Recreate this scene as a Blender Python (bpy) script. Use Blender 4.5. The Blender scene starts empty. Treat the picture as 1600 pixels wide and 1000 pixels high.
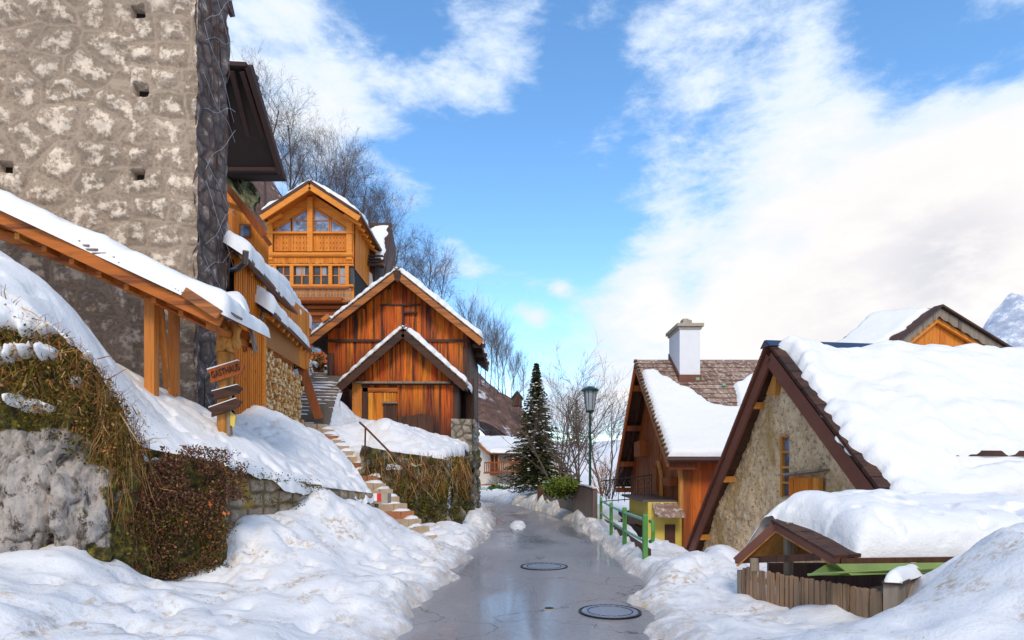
import bpy, math, random
import numpy as np
from mathutils import Vector as V, Matrix

# ------------------------------------------------------------------ camera, sky, sun
scene = bpy.context.scene
COL = scene.collection
HC = 1.6                      # eye height
cam = bpy.data.cameras.new("camera")
camo = bpy.data.objects.new("camera", cam); COL.objects.link(camo)
camo.location = (0, 0, HC); camo.rotation_euler = (math.radians(90), 0, 0)
cam.sensor_width = 36; cam.lens = 950 / 1600 * 36; cam.shift_y = 242 / 1600
cam.clip_start = 0.1; cam.clip_end = 8000
scene.camera = camo
scene.view_settings.view_transform = 'Standard'
scene.view_settings.look = 'None'
scene.view_settings.exposure = 0.92
scene.view_settings.gamma = 1.0
scene.cycles.max_bounces = 6

def P(px, py, D):             # a point of the place, from the photo's bearing and its distance in metres
    return V(((px - 800) / 950 * D, D, HC + (742 - py) / 950 * D))

SUN_EL, SUN_AZ = math.radians(41), math.radians(180)   # azimuth clockwise from +Y (the way the road runs)
world = bpy.data.worlds.new("World"); scene.world = world; world.use_nodes = True
nt = world.node_tree; nt.nodes.clear()
def WN(t, **k):
    n = nt.nodes.new(t)
    for a, b in k.items(): setattr(n, a, b)
    return n
def mth(nt, op, a, b=None, c=None, clamp=False):
    n = nt.nodes.new('ShaderNodeMath'); n.operation = op; n.use_clamp = clamp
    for i, x in enumerate((a, b, c)):
        if x is None: continue
        if hasattr(x, 'links') or hasattr(x, 'is_linked'): nt.links.new(x, n.inputs[i])
        else: n.inputs[i].default_value = x
    return n.outputs[0]
def maprange(nt, x, a, b, c=0.0, d=1.0, smooth=True):
    n = nt.nodes.new('ShaderNodeMapRange'); n.interpolation_type = 'SMOOTHSTEP' if smooth else 'LINEAR'
    nt.links.new(x, n.inputs[0])
    for i, v in zip((1, 2, 3, 4), (a, b, c, d)): n.inputs[i].default_value = v
    return n.outputs[0]
sky = WN('ShaderNodeTexSky', sky_type='NISHITA', sun_disc=False)
sky.sun_elevation = SUN_EL; sky.sun_rotation = SUN_AZ
sky.air_density = 1.0; sky.dust_density = 0.4; sky.ozone_density = 2.5
tc = WN('ShaderNodeTexCoord')
dirv = tc.outputs['Generated']
def noise_w(scale, detail=8, rough=0.6, off=(0, 0, 0), dist=0.0, stretch=(1, 1, 1)):
    m = WN('ShaderNodeMapping'); nt.links.new(dirv, m.inputs[0])
    m.inputs['Location'].default_value = off; m.inputs['Scale'].default_value = stretch
    m.inputs['Rotation'].default_value = (0, math.radians(28), 0)
    n = WN('ShaderNodeTexNoise'); nt.links.new(m.outputs[0], n.inputs['Vector'])
    n.inputs['Scale'].default_value = scale; n.inputs['Detail'].default_value = detail
    n.inputs['Roughness'].default_value = rough; n.inputs['Distortion'].default_value = dist
    return n.outputs[0]
def blob(px, py, r, amp):     # a soft patch of the sky around one bearing
    c = V((px - 800, 950, 742 - py)).normalized()
    n = WN('ShaderNodeVectorMath', operation='DISTANCE')
    nt.links.new(dirv, n.inputs[0]); n.inputs[1].default_value = c
    return mth(nt, 'MULTIPLY', maprange(nt, n.outputs['Value'], r, 0.0), amp)
# wisps and banks
BL = [(1500, 480, .45, .70), (1300, 520, .36, .62), (1150, 560, .26, .58), (1600, 300, .40, .42), (1250, 330, .24, .24),
      (1040, 490, .16, .42), (1000, 400, .13, .25), (1100, 60, .22, .36), (1050, 250, .16, .24), (1330, 130, .16, .2), (1230, 200, .2, .25),
      (720, 50, .17, .32), (780, 100, .10, .22), (560, 160, .12, .30), (440, 60, .18, .34), (480, 190, .1, .2), (360, 0, .3, .3),
      (705, 390, .055, .5), (745, 415, .04, .3), (838, 492, .035, .46), (812, 478, .022, .3), (876, 450, .03, .45), (640, 310, .07, .26), (860, 640, .13, .36), (960, 600, .10, .3),
      (520, 420, .2, .2), (1680, 500, .5, .5),
      (880, 180, .15, -.25), (930, 90, .10, -.25), (640, 240, .1, -.12), (760, 300, .18, -.2), (1520, 60, .15, -.5), (1400, 60, .10, -.25), (880, 380, .12, -.3), (1080, 455, .05, -.3), (1390, 190, .05, -.2),
      (620, 520, .2, -.15), (1080, 452, .06, -.45), (1385, 195, .07, -.4), (1235, 395, .06, -.35), (1120, 320, .07, -.3), (1300, 260, .08, -.3), (990, 250, .06, -.25), (1180, 120, .07, -.2)]
tot = None
for b in BL:
    o = blob(*b); tot = o if tot is None else mth(nt, 'ADD', tot, o)
bk = WN('ShaderNodeVectorMath', operation='DISTANCE'); nt.links.new(dirv, bk.inputs[0]); bk.inputs[1].default_value = V((.1, -1, .45)).normalized()   # unseen cloud cover added behind the viewer for soft white fill
tot = mth(nt, 'ADD', tot, mth(nt, 'MULTIPLY', maprange(nt, bk.outputs['Value'], 1.25, .5), .8))
n1 = noise_w(3.0, 9, .60, (1.3, 0, 4.1), .3, (.75, .75, 2.0))
n2 = noise_w(8.0, 8, .64, (5.0, 2, .3), .2, (.8, .8, 1.8))
n3 = noise_w(20.0, 7, .66, (2.0, 7, 3.3), .3, (.8, .8, 1.6))
nn = mth(nt, 'ADD', mth(nt, 'ADD', mth(nt, 'MULTIPLY', n1, 1.45), mth(nt, 'MULTIPLY', n2, 1.15)), mth(nt, 'MULTIPLY', n3, 0.5))
raw = mth(nt, 'ADD', nn, mth(nt, 'MULTIPLY', tot, 0.72))
dens = maprange(nt, raw, 1.58, 2.02)
thick = maprange(nt, raw, 1.8, 2.5)
grey = mth(nt, 'MULTIPLY', mth(nt, 'ADD', blob(1400, 480, .30, .5), mth(nt, 'ADD', blob(1600, 520, .25, .3), blob(1480, 390, .09, .35))), maprange(nt, n2, .3, .62), clamp=True)
cc = WN('ShaderNodeMix', data_type='RGBA'); nt.links.new(thick, cc.inputs[0])
cc.inputs[6].default_value = (.56, .66, .80, 1); cc.inputs[7].default_value = (.76, .73, .72, 1)
cg = WN('ShaderNodeMix', data_type='RGBA'); nt.links.new(grey, cg.inputs[0])
nt.links.new(cc.outputs[2], cg.inputs[6]); cg.inputs[7].default_value = (.52, .53, .58, 1)
hs = WN('ShaderNodeHueSaturation'); hs.inputs['Saturation'].default_value = 1.16; hs.inputs['Value'].default_value = 1.0; hs.inputs['Hue'].default_value = .497
nt.links.new(sky.outputs[0], hs.inputs['Color'])
bg1 = WN('ShaderNodeBackground'); nt.links.new(hs.outputs[0], bg1.inputs[0]); bg1.inputs[1].default_value = 0.15
bg2 = WN('ShaderNodeBackground'); nt.links.new(cg.outputs[2], bg2.inputs[0]); bg2.inputs[1].default_value = 0.74
mx = WN('ShaderNodeMixShader'); nt.links.new(dens, mx.inputs[0]); nt.links.new(bg1.outputs[0], mx.inputs[1]); nt.links.new(bg2.outputs[0], mx.inputs[2])
wo = WN('ShaderNodeOutputWorld'); nt.links.new(mx.outputs[0], wo.inputs[0])

sl = bpy.data.lights.new("sun", 'SUN'); sl.energy = 1.08; sl.angle = math.radians(16); sl.color = (1, .89, .76)
so = bpy.data.objects.new("sun", sl); COL.objects.link(so)
sd = V((math.sin(SUN_AZ) * math.cos(SUN_EL), math.cos(SUN_AZ) * math.cos(SUN_EL), math.sin(SUN_EL)))
so.rotation_euler = sd.to_track_quat('Z', 'Y').to_euler(); so.location = sd * 50

# ------------------------------------------------------------------ helpers
rng = np.random.default_rng(7); R = random.Random(11)
def _h(ix, iy, iz, seed):
    n = (ix.astype(np.int64) * 374761393 + iy.astype(np.int64) * 668265263 + iz.astype(np.int64) * 2147483647 + seed * 1274126177) & 0xffffffff
    n = ((n ^ (n >> 13)) * 1274126177) & 0xffffffff
    return ((n ^ (n >> 16)) & 0xffff) / 65535.0
def vnoise(x, y, z=0.0, seed=0):
    x, y, z = np.broadcast_arrays(np.asarray(x, float), np.asarray(y, float), np.asarray(z, float))
    ix, iy, iz = np.floor(x), np.floor(y), np.floor(z)
    fx, fy, fz = x - ix, y - iy, z - iz
    fx, fy, fz = [f * f * f * (f * (f * 6 - 15) + 10) for f in (fx, fy, fz)]
    r = 0
    for dx in (0, 1):
        for dy in (0, 1):
            for dz in (0, 1):
                w = (fx if dx else 1 - fx) * (fy if dy else 1 - fy) * (fz if dz else 1 - fz)
                r = r + w * _h(ix + dx, iy + dy, iz + dz, seed)
    return r * 2 - 1
def fbm(x, y, z=0.0, sc=1.0, oct=4, seed=0, g=.5):
    a, r = 1.0, 0
    for o in range(oct):
        r = r + a * vnoise(np.asarray(x) * sc, np.asarray(y) * sc, np.asarray(z) * sc, seed + o); a *= g; sc *= 2.03
    return r

ORG = {}
def tagp(o, label=None, cat=None, group=None, kind=None):
    if label: o['label'] = label
    if cat: o['category'] = cat
    if group: o['group'] = group
    if kind: o['kind'] = kind
    return o
def thing(name, label, cat, loc, group=None, kind=None):
    o = bpy.data.objects.new(name, None); COL.objects.link(o); o.empty_display_size = .2
    o.location = loc; ORG[o.name] = V(loc)
    return tagp(o, label, cat, group, kind)
def mkobj(name, verts, faces, mat, parent=None, loc=None, smooth=False, attrs=None):
    verts = np.asarray(verts, float).reshape(-1, 3)
    if parent is not None: org = ORG[parent.name]
    else: org = V(loc) if loc is not None else V((float(verts[:, 0].mean()), float(verts[:, 1].mean()), float(verts[:, 2].min())))
    vv = verts - np.array(org)
    me = bpy.data.meshes.new(name)
    me.from_pydata(vv.tolist() if len(vv) < 200 else vv, [], faces)
    me.materials.append(mat)
    if smooth: me.polygons.foreach_set('use_smooth', np.ones(len(me.polygons), bool))
    if attrs:
        for k, a in attrs.items():
            at = me.attributes.new(k, 'FLOAT', 'POINT'); at.data.foreach_set('value', np.asarray(a, np.float32).ravel())
    me.update()
    o = bpy.data.objects.new(name, me); COL.objects.link(o)
    if parent is not None: o.parent = parent
    else: o.location = org
    ORG[o.name] = org
    return o
class MB:
    def __init__(s): s.v = []; s.f = []; s.k = []
    def add(s, vs, fs):
        n = len(s.v); s.k.append((n, len(s.f))); s.v += [tuple(p) for p in vs]; s.f += [tuple(i + n for i in f) for f in fs]; return s
    def hexa(s, b, t):        # 4 bottom + 4 top points
        return s.add(list(b) + list(t), [(3, 2, 1, 0), (4, 5, 6, 7), (0, 1, 5, 4), (1, 2, 6, 5), (2, 3, 7, 6), (3, 0, 4, 7)])
    def box(s, c, sz, rz=0.0, tilt=None):
        c = V(c); hx, hy, hz = [k / 2 for k in sz]; M = Matrix.Rotation(rz, 3, 'Z')
        if tilt: M = M @ Matrix.Rotation(tilt[0], 3, tilt[1])
        q = lambda x, y, z: c + M @ V((x, y, z))
        return s.hexa([q(-hx, -hy, -hz), q(hx, -hy, -hz), q(hx, hy, -hz), q(-hx, hy, -hz)], [q(-hx, -hy, hz), q(hx, -hy, hz), q(hx, hy, hz), q(-hx, hy, hz)])
    def beam(s, p, q, w, h, up=(0, 0, 1)):      # w sideways, h along up
        p, q = V(p), V(q); d = (q - p).normalized(); u = V(up); sd_ = d.cross(u).normalized(); u = sd_.cross(d).normalized()
        a, b = sd_ * w / 2, u * h / 2
        return s.hexa([p - a - b, p + a - b, p + a + b, p - a + b], [q - a - b, q + a - b, q + a + b, q - a + b])
    def slab(s, A, B, C, D, th):                # quad with thickness th downward along its normal
        A, B, C, D = map(V, (A, B, C, D)); n = (B - A).cross(D - A).normalized()
        if n.z < 0 or (abs(n.z) < 1e-4 and n.y > 0): n = -n
        o = n * th
        return s.hexa([A - o, B - o, C - o, D - o], [A, B, C, D])
    def prism(s, pts, ext):                     # polygon pts extruded by vector
        pts = [V(p) for p in pts]; e = V(ext); n = len(pts)
        fs = [tuple(range(n))[::-1], tuple(range(n, 2 * n))] + [(i, (i + 1) % n, n + (i + 1) % n, n + i) for i in range(n)]
        return s.add(pts + [p + e for p in pts], fs)
    def tube(s, pts, rad, n=8, cap=True):
        pts = [V(p) for p in pts]; m = len(pts)
        if not hasattr(rad, '__len__'): rad = [rad] * m
        vs = []; prev = None
        for i, p in enumerate(pts):
            d = (pts[min(i + 1, m - 1)] - pts[max(i - 1, 0)])
            d = d.normalized() if d.length > 1e-9 else V((0, 0, 1))
            a = d.orthogonal().normalized() if prev is None else (prev - d * prev.dot(d)).normalized()
            prev = a; b = d.cross(a)
            for k in range(n):
                t = 2 * math.pi * k / n; vs.append(p + (a * math.cos(t) + b * math.sin(t)) * rad[i])
        fs = [(i * n + k, i * n + (k + 1) % n, (i + 1) * n + (k + 1) % n, (i + 1) * n + k) for i in range(m - 1) for k in range(n)]
        if cap: fs += [tuple(range(n))[::-1], tuple(range((m - 1) * n, m * n))]
        return s.add(vs, fs)
    def build_each(s, name, mat, parent=None, smooth=False):      # every piece added is an object of its own
        o = None; ks = s.k + [(len(s.v), len(s.f))]
        for (v0, f0), (v1, f1) in zip(ks, ks[1:]): o = mkobj(name, s.v[v0:v1], [tuple(i - v0 for i in f) for f in s.f[f0:f1]], mat, parent, None, smooth)
        return o
    def build(s, name, mat, parent=None, smooth=False, loc=None):
        return mkobj(name, s.v, s.f, mat, parent, loc, smooth)
def grid_faces(nu, nv, wrapu=False):
    i = np.arange((nu - 1) * (nv - 1)); a = i // (nv - 1); b = i % (nv - 1); k = a * nv + b
    return np.stack([k, k + nv, k + nv + 1, k + 1], 1).tolist()
def resample(pts, n):
    pts = np.array([tuple(p) for p in pts], float); d = np.r_[0, np.cumsum(np.linalg.norm(np.diff(pts, axis=0), axis=1))]
    t = np.linspace(0, d[-1], n); return np.stack([np.interp(t, d, pts[:, k]) for k in range(pts.shape[1])], 1)
def smooth_poly(pts, n, it=3):
    q = resample(pts, n)
    for _ in range(it * max(1, n // 40)): q[1:-1] = (q[:-2] + 2 * q[1:-1] + q[2:]) / 4
    return q
def tps(ctrl, lam=.02):
    c = np.array([tuple(p) for p in ctrl], float); xy, z = c[:, :2], c[:, 2]
    def U(r2): return np.where(r2 > 1e-12, r2 * np.log(r2 + 1e-12), 0) * .5
    n = len(c); K = U(((xy[:, None] - xy[None]) ** 2).sum(-1)) + lam * np.eye(n); Pm = np.c_[np.ones(n), xy]
    A = np.zeros((n + 3, n + 3)); A[:n, :n] = K; A[:n, n:] = Pm; A[n:, :n] = Pm.T
    w = np.linalg.solve(A, np.r_[z, 0, 0, 0])
    def f(x, y):
        sh = np.shape(x); q = np.c_[np.ravel(x), np.ravel(y)]; out = np.zeros(len(q))
        for k in range(0, len(q), 20000):
            qq = q[k:k + 20000]; out[k:k + 20000] = U(((qq[:, None] - xy[None]) ** 2).sum(-1)) @ w[:n] + w[n] + qq @ w[n + 1:]
        return out.reshape(sh)
    return f
def lumps(x, y, z=0, amp=1.0, seed=0):
    big = fbm(x, y, z, .7, 2, seed) * .06
    mid = np.abs(fbm(x, y, z, 1.9, 2, seed + 9)) * .085
    sm = fbm(x, y, z, 6.5, 3, seed + 20) * .010
    pit = -np.clip(fbm(x, y, z, 4.2, 2, seed + 33) - .34, 0, 1) * .16
    return (big + mid + sm + pit) * amp
def terrain(name, E, B, ctrl, nu, nv, seed, edge=0.0, amp=1.0, mat=None, kind='structure', label=None, cat=None, wig=0.0, pw=1.0, lam=.02, fn=None, parent=None, prof=0):
    E = smooth_poly(E, nu); B = smooth_poly(B, nu); t = np.linspace(0, 1, nv) ** pw
    x = E[:, None, 0] * (1 - t) + B[:, None, 0] * t; y = E[:, None, 1] * (1 - t) + B[:, None, 1] * t
    if wig:
        w = fbm(E[:, 0], E[:, 1], 0, 1.3, 4, seed + 50) * wig; d = B - E; d /= np.linalg.norm(d, axis=1)[:, None]
        f = np.clip(1 - t * 4, 0, 1); x += d[:, None, 0] * w[:, None] * f; y += d[:, None, 1] * w[:, None] * f
    z = tps(ctrl, lam)(x, y)
    grit = None
    if prof:
        e_ = E[::2, :2]; dd_ = np.full(x.shape, 1e9)
        for k in range(len(e_)): dd_ = np.minimum(dd_, np.hypot(x - e_[k, 0], y - e_[k, 1]))
        dd_ = np.minimum(dd_, np.hypot(x - x[:, :1], y - y[:, :1]))
        s_ = 1 - np.exp(-dd_ / prof); z = -.07 + (np.maximum(z, .08) + .07 + lumps(x, y, 0, amp, seed)) * s_; grit = np.exp(-dd_ / .5)
    else: z = z + lumps(x, y, 0, amp, seed)
    if edge:
        dist = np.hypot(x - x[:, :1], y - y[:, :1]); r = edge * (1.0 + .35 * fbm(E[:, 0], E[:, 1], 0, 2.2, 3, seed + 3)[:, None])
        e = np.clip(dist / r, 0, 1); z = z - r * (1 - np.sqrt(1 - (1 - e) ** 2))
    if fn: z = fn(x, y, z)
    o = mkobj(name, np.stack([x, y, z], -1), grid_faces(nu, nv), mat, parent, None if parent else (0, 0, 0), True, {'grit': grit} if grit is not None else None)
    if kind and not parent: o['kind'] = kind
    return tagp(o, label, cat)
def roof_snow(name, A, B, C, D, th, parent, seed=0, r=None, wig=.08, res=.06, over=0.0, mat=None, holes=None, amp=1.0, scal=None, vpow=None):
    """snow lying on the roof quad A-B (upper edge) C-D (lower edge, C below B)"""
    A, B, C, D = [np.array(tuple(p), float) for p in (A, B, C, D)]
    lu = max(np.linalg.norm(B - A), np.linalg.norm(C - D)); lv = max(np.linalg.norm(D - A), np.linalg.norm(C - B))
    nu = int(np.clip(lu / res, 8, 220)); nv = int(np.clip(lv / res, 8, 160)); r = r or th
    def edgy(n):
        t = np.linspace(-1, 1, n); return (np.sign(t) * (1 - (1 - np.abs(t)) ** 1.0) * .5 + .5)
    u, v = np.meshgrid(edgy(nu), edgy(nv), indexing='ij')
    s = seed * 13.7
    uu = u + (fbm(v * lv, s, 0, 1.6, 3, seed) * wig / lu) * (1 - u) - (fbm(v * lv, s + 9, 0, 1.6, 3, seed) * wig / lu) * u
    vv = v + (fbm(u * lu, s + 3, 0, 1.3, 4, seed) * wig / lv) * (1 - v) + (fbm(u * lu, s + 5, 0, 1.2, 4, seed) * wig / lv + over / lv) * v
    if scal: uu = uu + (np.abs(np.sin(v * lv * math.pi / scal)) * .08 / lu) * (1 - u) ** 2 * -1
    U, W = uu[..., None], vv[..., None]
    Pp = (A * (1 - U) + B * U) * (1 - W) + (D * (1 - U) + C * U) * W
    n = np.cross(B - A, D - A); n /= np.linalg.norm(n)
    if n[2] < 0: n = -n
    du = np.minimum(u, 1 - u) * lu; dv = np.minimum(v, 1 - v) * lv
    k = lambda e: np.sqrt(np.clip(1 - (1 - np.clip(e / r, 0, 1)) ** 2, 0, 1))
    f = k(du) * k(dv)
    lm = 1 + amp * (.30 * fbm(Pp[..., 0], Pp[..., 1], Pp[..., 2], .9, 3, seed + 5) + .14 * np.abs(fbm(Pp[..., 0], Pp[..., 1], Pp[..., 2], 3.0, 2, seed + 6)))
    if holes is not None: f = f * holes(u, v, Pp)
    h = th * f * lm - .03
    up = n * .6 + np.array([0, 0, .4])
    Pp = Pp + up * h[..., None]
    return mkobj(name, Pp, grid_faces(nu, nv), mat or M['snow'], parent, None, True)

# ------------------------------------------------------------------ materials
M = {}
def newmat(name):
    m = bpy.data.materials.new(name); m.use_nodes = True; nt = m.node_tree
    b = nt.nodes['Principled BSDF']; M[name] = m; return m, nt, b
def nd(nt, t, **k):
    n = nt.nodes.new(t)
    for a, b in k.items(): setattr(n, a, b)
    return n
def tex(nt, scale, detail=4, rough=.55, st=(1, 1, 1), dist=0.0, obj=True, kind='Noise', off=(0, 0, 0)):
    t = nd(nt, 'ShaderNodeTexCoord'); m = nd(nt, 'ShaderNodeMapping'); m.inputs['Scale'].default_value = st; m.inputs['Location'].default_value = off
    nt.links.new(t.outputs['Object'], m.inputs[0]); n = nd(nt, 'ShaderNodeTex' + kind); nt.links.new(m.outputs[0], n.inputs['Vector'])
    n.inputs['Scale'].default_value = scale
    if kind == 'Noise': n.inputs['Detail'].default_value = detail; n.inputs['Roughness'].default_value = rough; n.inputs['Distortion'].default_value = dist
    return n.outputs[0] if kind == 'Noise' else n
def mix(nt, f, a, b, blend='MIX'):
    n = nd(nt, 'ShaderNodeMix', data_type='RGBA', blend_type=blend)
    for i, x in ((0, f), (6, a), (7, b)):
        if hasattr(x, 'is_linked'): nt.links.new(x, n.inputs[i])
        elif isinstance(x, (int, float)): n.inputs[i].default_value = x
        else: n.inputs[i].default_value = (*x, 1)
    return n.outputs[2]
def ramp(nt, f, stops):
    n = nd(nt, 'ShaderNodeValToRGB'); el = n.color_ramp.elements
    while len(el) < len(stops): el.new(.5)
    for e, (p, c) in zip(el, stops): e.position = p; e.color = (*c, 1)
    nt.links.new(f, n.inputs[0]); return n.outputs[0]
def bump(nt, b, h, s=.4, d=.02):
    n = nd(nt, 'ShaderNodeBump'); n.inputs['Strength'].default_value = s; n.inputs['Distance'].default_value = d
    nt.links.new(h, n.inputs['Height']); nt.links.new(n.outputs[0], b.inputs['Normal'])
def simple(name, col, rough=.6, metal=0.0, var=.25, sc=6.0):
    m, nt, b = newmat(name)
    c = mix(nt, tex(nt, sc, 5), tuple(k * (1 - var) for k in col), tuple(min(1, k * (1 + var)) for k in col))
    nt.links.new(c, b.inputs['Base Color']); b.inputs['Roughness'].default_value = rough; b.inputs['Metallic'].default_value = metal
    bump(nt, b, tex(nt, sc * 8, 3), .15, .005); return m
def wood(name, cols, dark, axis='z', knots=True, darkamt=.5, rough=.6, sc=1.0, lowdark=None):
    """cols: list of plank tones, picked per plank; dark: weathering tone in long streaks"""
    m, nt, b = newmat(name)
    g = nd(nt, 'ShaderNodeNewGeometry'); rnd = g.outputs['Random Per Island']
    base = ramp(nt, rnd, [(i / max(1, len(cols) - 1), c) for i, c in enumerate(cols)])
    st = {'z': (9, 9, .55), 'x': (.55, 9, 9), 'y': (9, .55, 9)}[axis]
    off = nd(nt, 'ShaderNodeTexCoord'); mp = nd(nt, 'ShaderNodeMapping'); mp.inputs['Scale'].default_value = st
    ad = nd(nt, 'ShaderNodeVectorMath', operation='ADD'); cx = nd(nt, 'ShaderNodeCombineXYZ')
    r7 = mth(nt, 'MULTIPLY', rnd, 37.0); nt.links.new(r7, cx.inputs[0]); nt.links.new(r7, cx.inputs[2])
    nt.links.new(off.outputs['Object'], ad.inputs[0]); nt.links.new(cx.outputs[0], ad.inputs[1]); nt.links.new(ad.outputs[0], mp.inputs[0])
    def nz(s, d, r=.6, di=.3):
        n = nd(nt, 'ShaderNodeTexNoise'); nt.links.new(mp.outputs[0], n.inputs['Vector']); n.inputs['Scale'].default_value = s * sc
        n.inputs['Detail'].default_value = d; n.inputs['Roughness'].default_value = r; n.inputs['Distortion'].default_value = di; return n.outputs[0]
    grain = nz(3.0, 6); streak = nz(.55, 5, .65, .6)
    c = mix(nt, maprange(nt, grain, .35, .7), base, tuple(.5 * x for x in cols[0]), 'MIX')
    c = mix(nt, .55, base, c)
    dk = maprange(nt, streak, .72 - darkamt * .5, .86 - darkamt * .3)
    c = mix(nt, dk, c, dark)
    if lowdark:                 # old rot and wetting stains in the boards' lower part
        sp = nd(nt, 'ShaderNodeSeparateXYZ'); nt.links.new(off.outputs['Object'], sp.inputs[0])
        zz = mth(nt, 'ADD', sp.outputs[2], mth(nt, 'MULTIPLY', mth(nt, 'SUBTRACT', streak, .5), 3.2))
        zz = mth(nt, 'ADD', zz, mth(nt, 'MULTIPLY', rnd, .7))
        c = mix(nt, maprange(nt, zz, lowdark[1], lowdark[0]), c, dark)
    if knots:
        vo = nd(nt, 'ShaderNodeTexVoronoi'); mp2 = nd(nt, 'ShaderNodeMapping'); mp2.inputs['Scale'].default_value = {'z': (5, 5, 2.2), 'x': (2.2, 5, 5), 'y': (5, 2.2, 5)}[axis]
        nt.links.new(ad.outputs[0], mp2.inputs[0]); nt.links.new(mp2.outputs[0], vo.inputs['Vector']); vo.inputs['Scale'].default_value = 1.3
        c = mix(nt, maprange(nt, vo.outputs[0], .13, .05), c, tuple(.35 * x for x in cols[0]))
    nt.links.new(c, b.inputs['Base Color']); b.inputs['Roughness'].default_value = rough
    b.inputs['Specular IOR Level'].default_value = .3
    bump(nt, b, grain, .5, .008); return m

def snowmat(name, dirt=.0, lo=(.77, .77, .785)):
    m, nt, b = newmat(name)
    c = mix(nt, tex(nt, 1.2, 5), (.83, .82, .815), lo)
    if dirt:
        f = maprange(nt, tex(nt, 1.7, 6, .7, (1, 1, 1)), .46, .68)
        f2 = maprange(nt, tex(nt, 14, 4, .7), .45, .62)
        gr = nd(nt, 'ShaderNodeAttribute', attribute_name='grit').outputs['Fac']
        f3 = maprange(nt, mth(nt, 'ADD', mth(nt, 'MULTIPLY', tex(nt, 5, 7, .75), 1.1), mth(nt, 'MULTIPLY', gr, .38)), .66, .95)
        c = mix(nt, mth(nt, 'MULTIPLY', f3, .55 * dirt), c, (.42, .33, .25))
        c = mix(nt, mth(nt, 'MULTIPLY', mth(nt, 'MULTIPLY', f, f2), dirt), c, (.50, .36, .22))
        spk = maprange(nt, tex(nt, 38, 2, .5), .71, .78)
        c = mix(nt, mth(nt, 'MULTIPLY', spk, dirt * .7), c, (.22, .15, .10))
    nt.links.new(c, b.inputs['Base Color']); b.inputs['Roughness'].default_value = .55
    b.inputs['Subsurface Weight'].default_value = 0.0
    h = mth(nt, 'ADD', tex(nt, 9, 6, .65), mth(nt, 'MULTIPLY', tex(nt, 42, 4, .7), .35))
    bump(nt, b, h, .40, .05); return m
snowmat('snow'); snowmat('bank_snow', 1.0); snowmat('terrace_snow', .5)

wood('larch', [(.60, .165, .010), (.74, .25, .022), (.52, .12, .008), (.68, .21, .016)], (.26, .06, .008), darkamt=.2)
wood('larch_beam', [(.68, .22, .025), (.78, .28, .035)], (.40, .10, .010), axis='x', darkamt=.15)
wood('canopy_wood', [(.60, .19, .025), (.46, .11, .012), (.66, .27, .05)], (.12, .03, .010), axis='x', darkamt=.45)
wood('post_wood', [(.66, .23, .03), (.52, .18, .04)], (.12, .05, .03), darkamt=.42)
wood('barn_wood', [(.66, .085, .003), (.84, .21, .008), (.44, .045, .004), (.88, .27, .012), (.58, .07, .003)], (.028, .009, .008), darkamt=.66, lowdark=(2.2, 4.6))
wood('barn_gable', [(.68, .09, .003), (.84, .22, .008), (.48, .05, .004), (.78, .15, .005)], (.030, .010, .008), darkamt=.62)
wood('annex_wood', [(.68, .08, .003), (.86, .25, .010), (.46, .045, .004), (.78, .15, .005)], (.028, .009, .008), darkamt=.64, lowdark=(.5, 2.3))
wood('new_planks', [(.74, .24, .015), (.84, .34, .03), (.62, .17, .01)], (.14, .04, .01), darkamt=.5)
wood('dark_wood', [(.055, .022, .014), (.085, .035, .02), (.04, .018, .012)], (.018, .010, .008), axis='x', darkamt=.5, knots=False)
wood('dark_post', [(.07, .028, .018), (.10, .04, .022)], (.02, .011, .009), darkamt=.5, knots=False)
wood('verge_wood', [(.40, .12, .025), (.50, .19, .05)], (.09, .035, .02), axis='x', darkamt=.5)
wood('weathered', [(.22, .17, .13), (.30, .24, .18), (.15, .11, .085)], (.07, .05, .038), darkamt=.45)
wood('picket_wood', [(.30, .17, .09), (.38, .23, .13), (.20, .11, .06)], (.07, .04, .025), darkamt=.45)
wood('brown_wood', [(.28, .065, .012), (.36, .09, .014), (.20, .045, .012)], (.07, .025, .014), darkamt=.35)
wood('red_planks', [(.55, .10, .012), (.64, .15, .015), (.46, .08, .01)], (.14, .035, .015), darkamt=.3)
wood('mill_wood', [(.62, .28, .06), (.50, .2, .04)], (.2, .07, .02), darkamt=.4)
wood('batten_wood', [(.58, .20, .03), (.66, .25, .04), (.50, .15, .02)], (.12, .05, .025), darkamt=.35)
wood('fence_panel', [(.20, .13, .10), (.26, .18, .13)], (.09, .055, .045), darkamt=.4, knots=False)
simple('gap_black', (.012, .008, .007), .9)
simple('gutter', (.085, .045, .035), .35, .5, .2)
simple('grey_gutter', (.16, .13, .12), .35, .6, .2)
simple('verge_metal', (.16, .055, .036), .42, .25, .28, 3)
simple('ridge_metal', (.10, .13, .19), .3, .8)
simple('lamp_green', (.008, .052, .044), .35, .2)
simple('rail_green', (.065, .24, .04), .45, 0, .35, 9)
simple('rail_side', (.16, .40, .26), .4, 0, .25)
simple('lid_green', (.17, .24, .055), .4, .1, .5, 3)
simple('white_paint', (.78, .79, .80), .7, 0, .05)
simple('red_paint', (.72, .02, .02), .5, 0, .1)
simple('yellow_wall', (.62, .47, .09), .8, 0, .12, 3)
simple('white_wall', (.80, .79, .76), .85, 0, .08)
simple('far_wall', (.66, .58, .49), .85, 0, .15, 1.2)
simple('chimney_wall', (.70, .71, .74), .8, 0, .06, 4)
simple('concrete', (.36, .31, .25), .85, 0, .3, 8)
simple('iron', (.025, .018, .016), .45, .6)
simple('rust_iron', (.11, .04, .02), .6, .5, .5, 10)
simple('orange_frame', (.52, .17, .03), .5)
simple('curtain', (.30, .30, .34), .8, 0, .2)
simple('slope_brown', (.16, .09, .06), .95)
simple('twig', (.10, .07, .06), .9)
simple('twig_far', (.085, .06, .055), .9)
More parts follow.
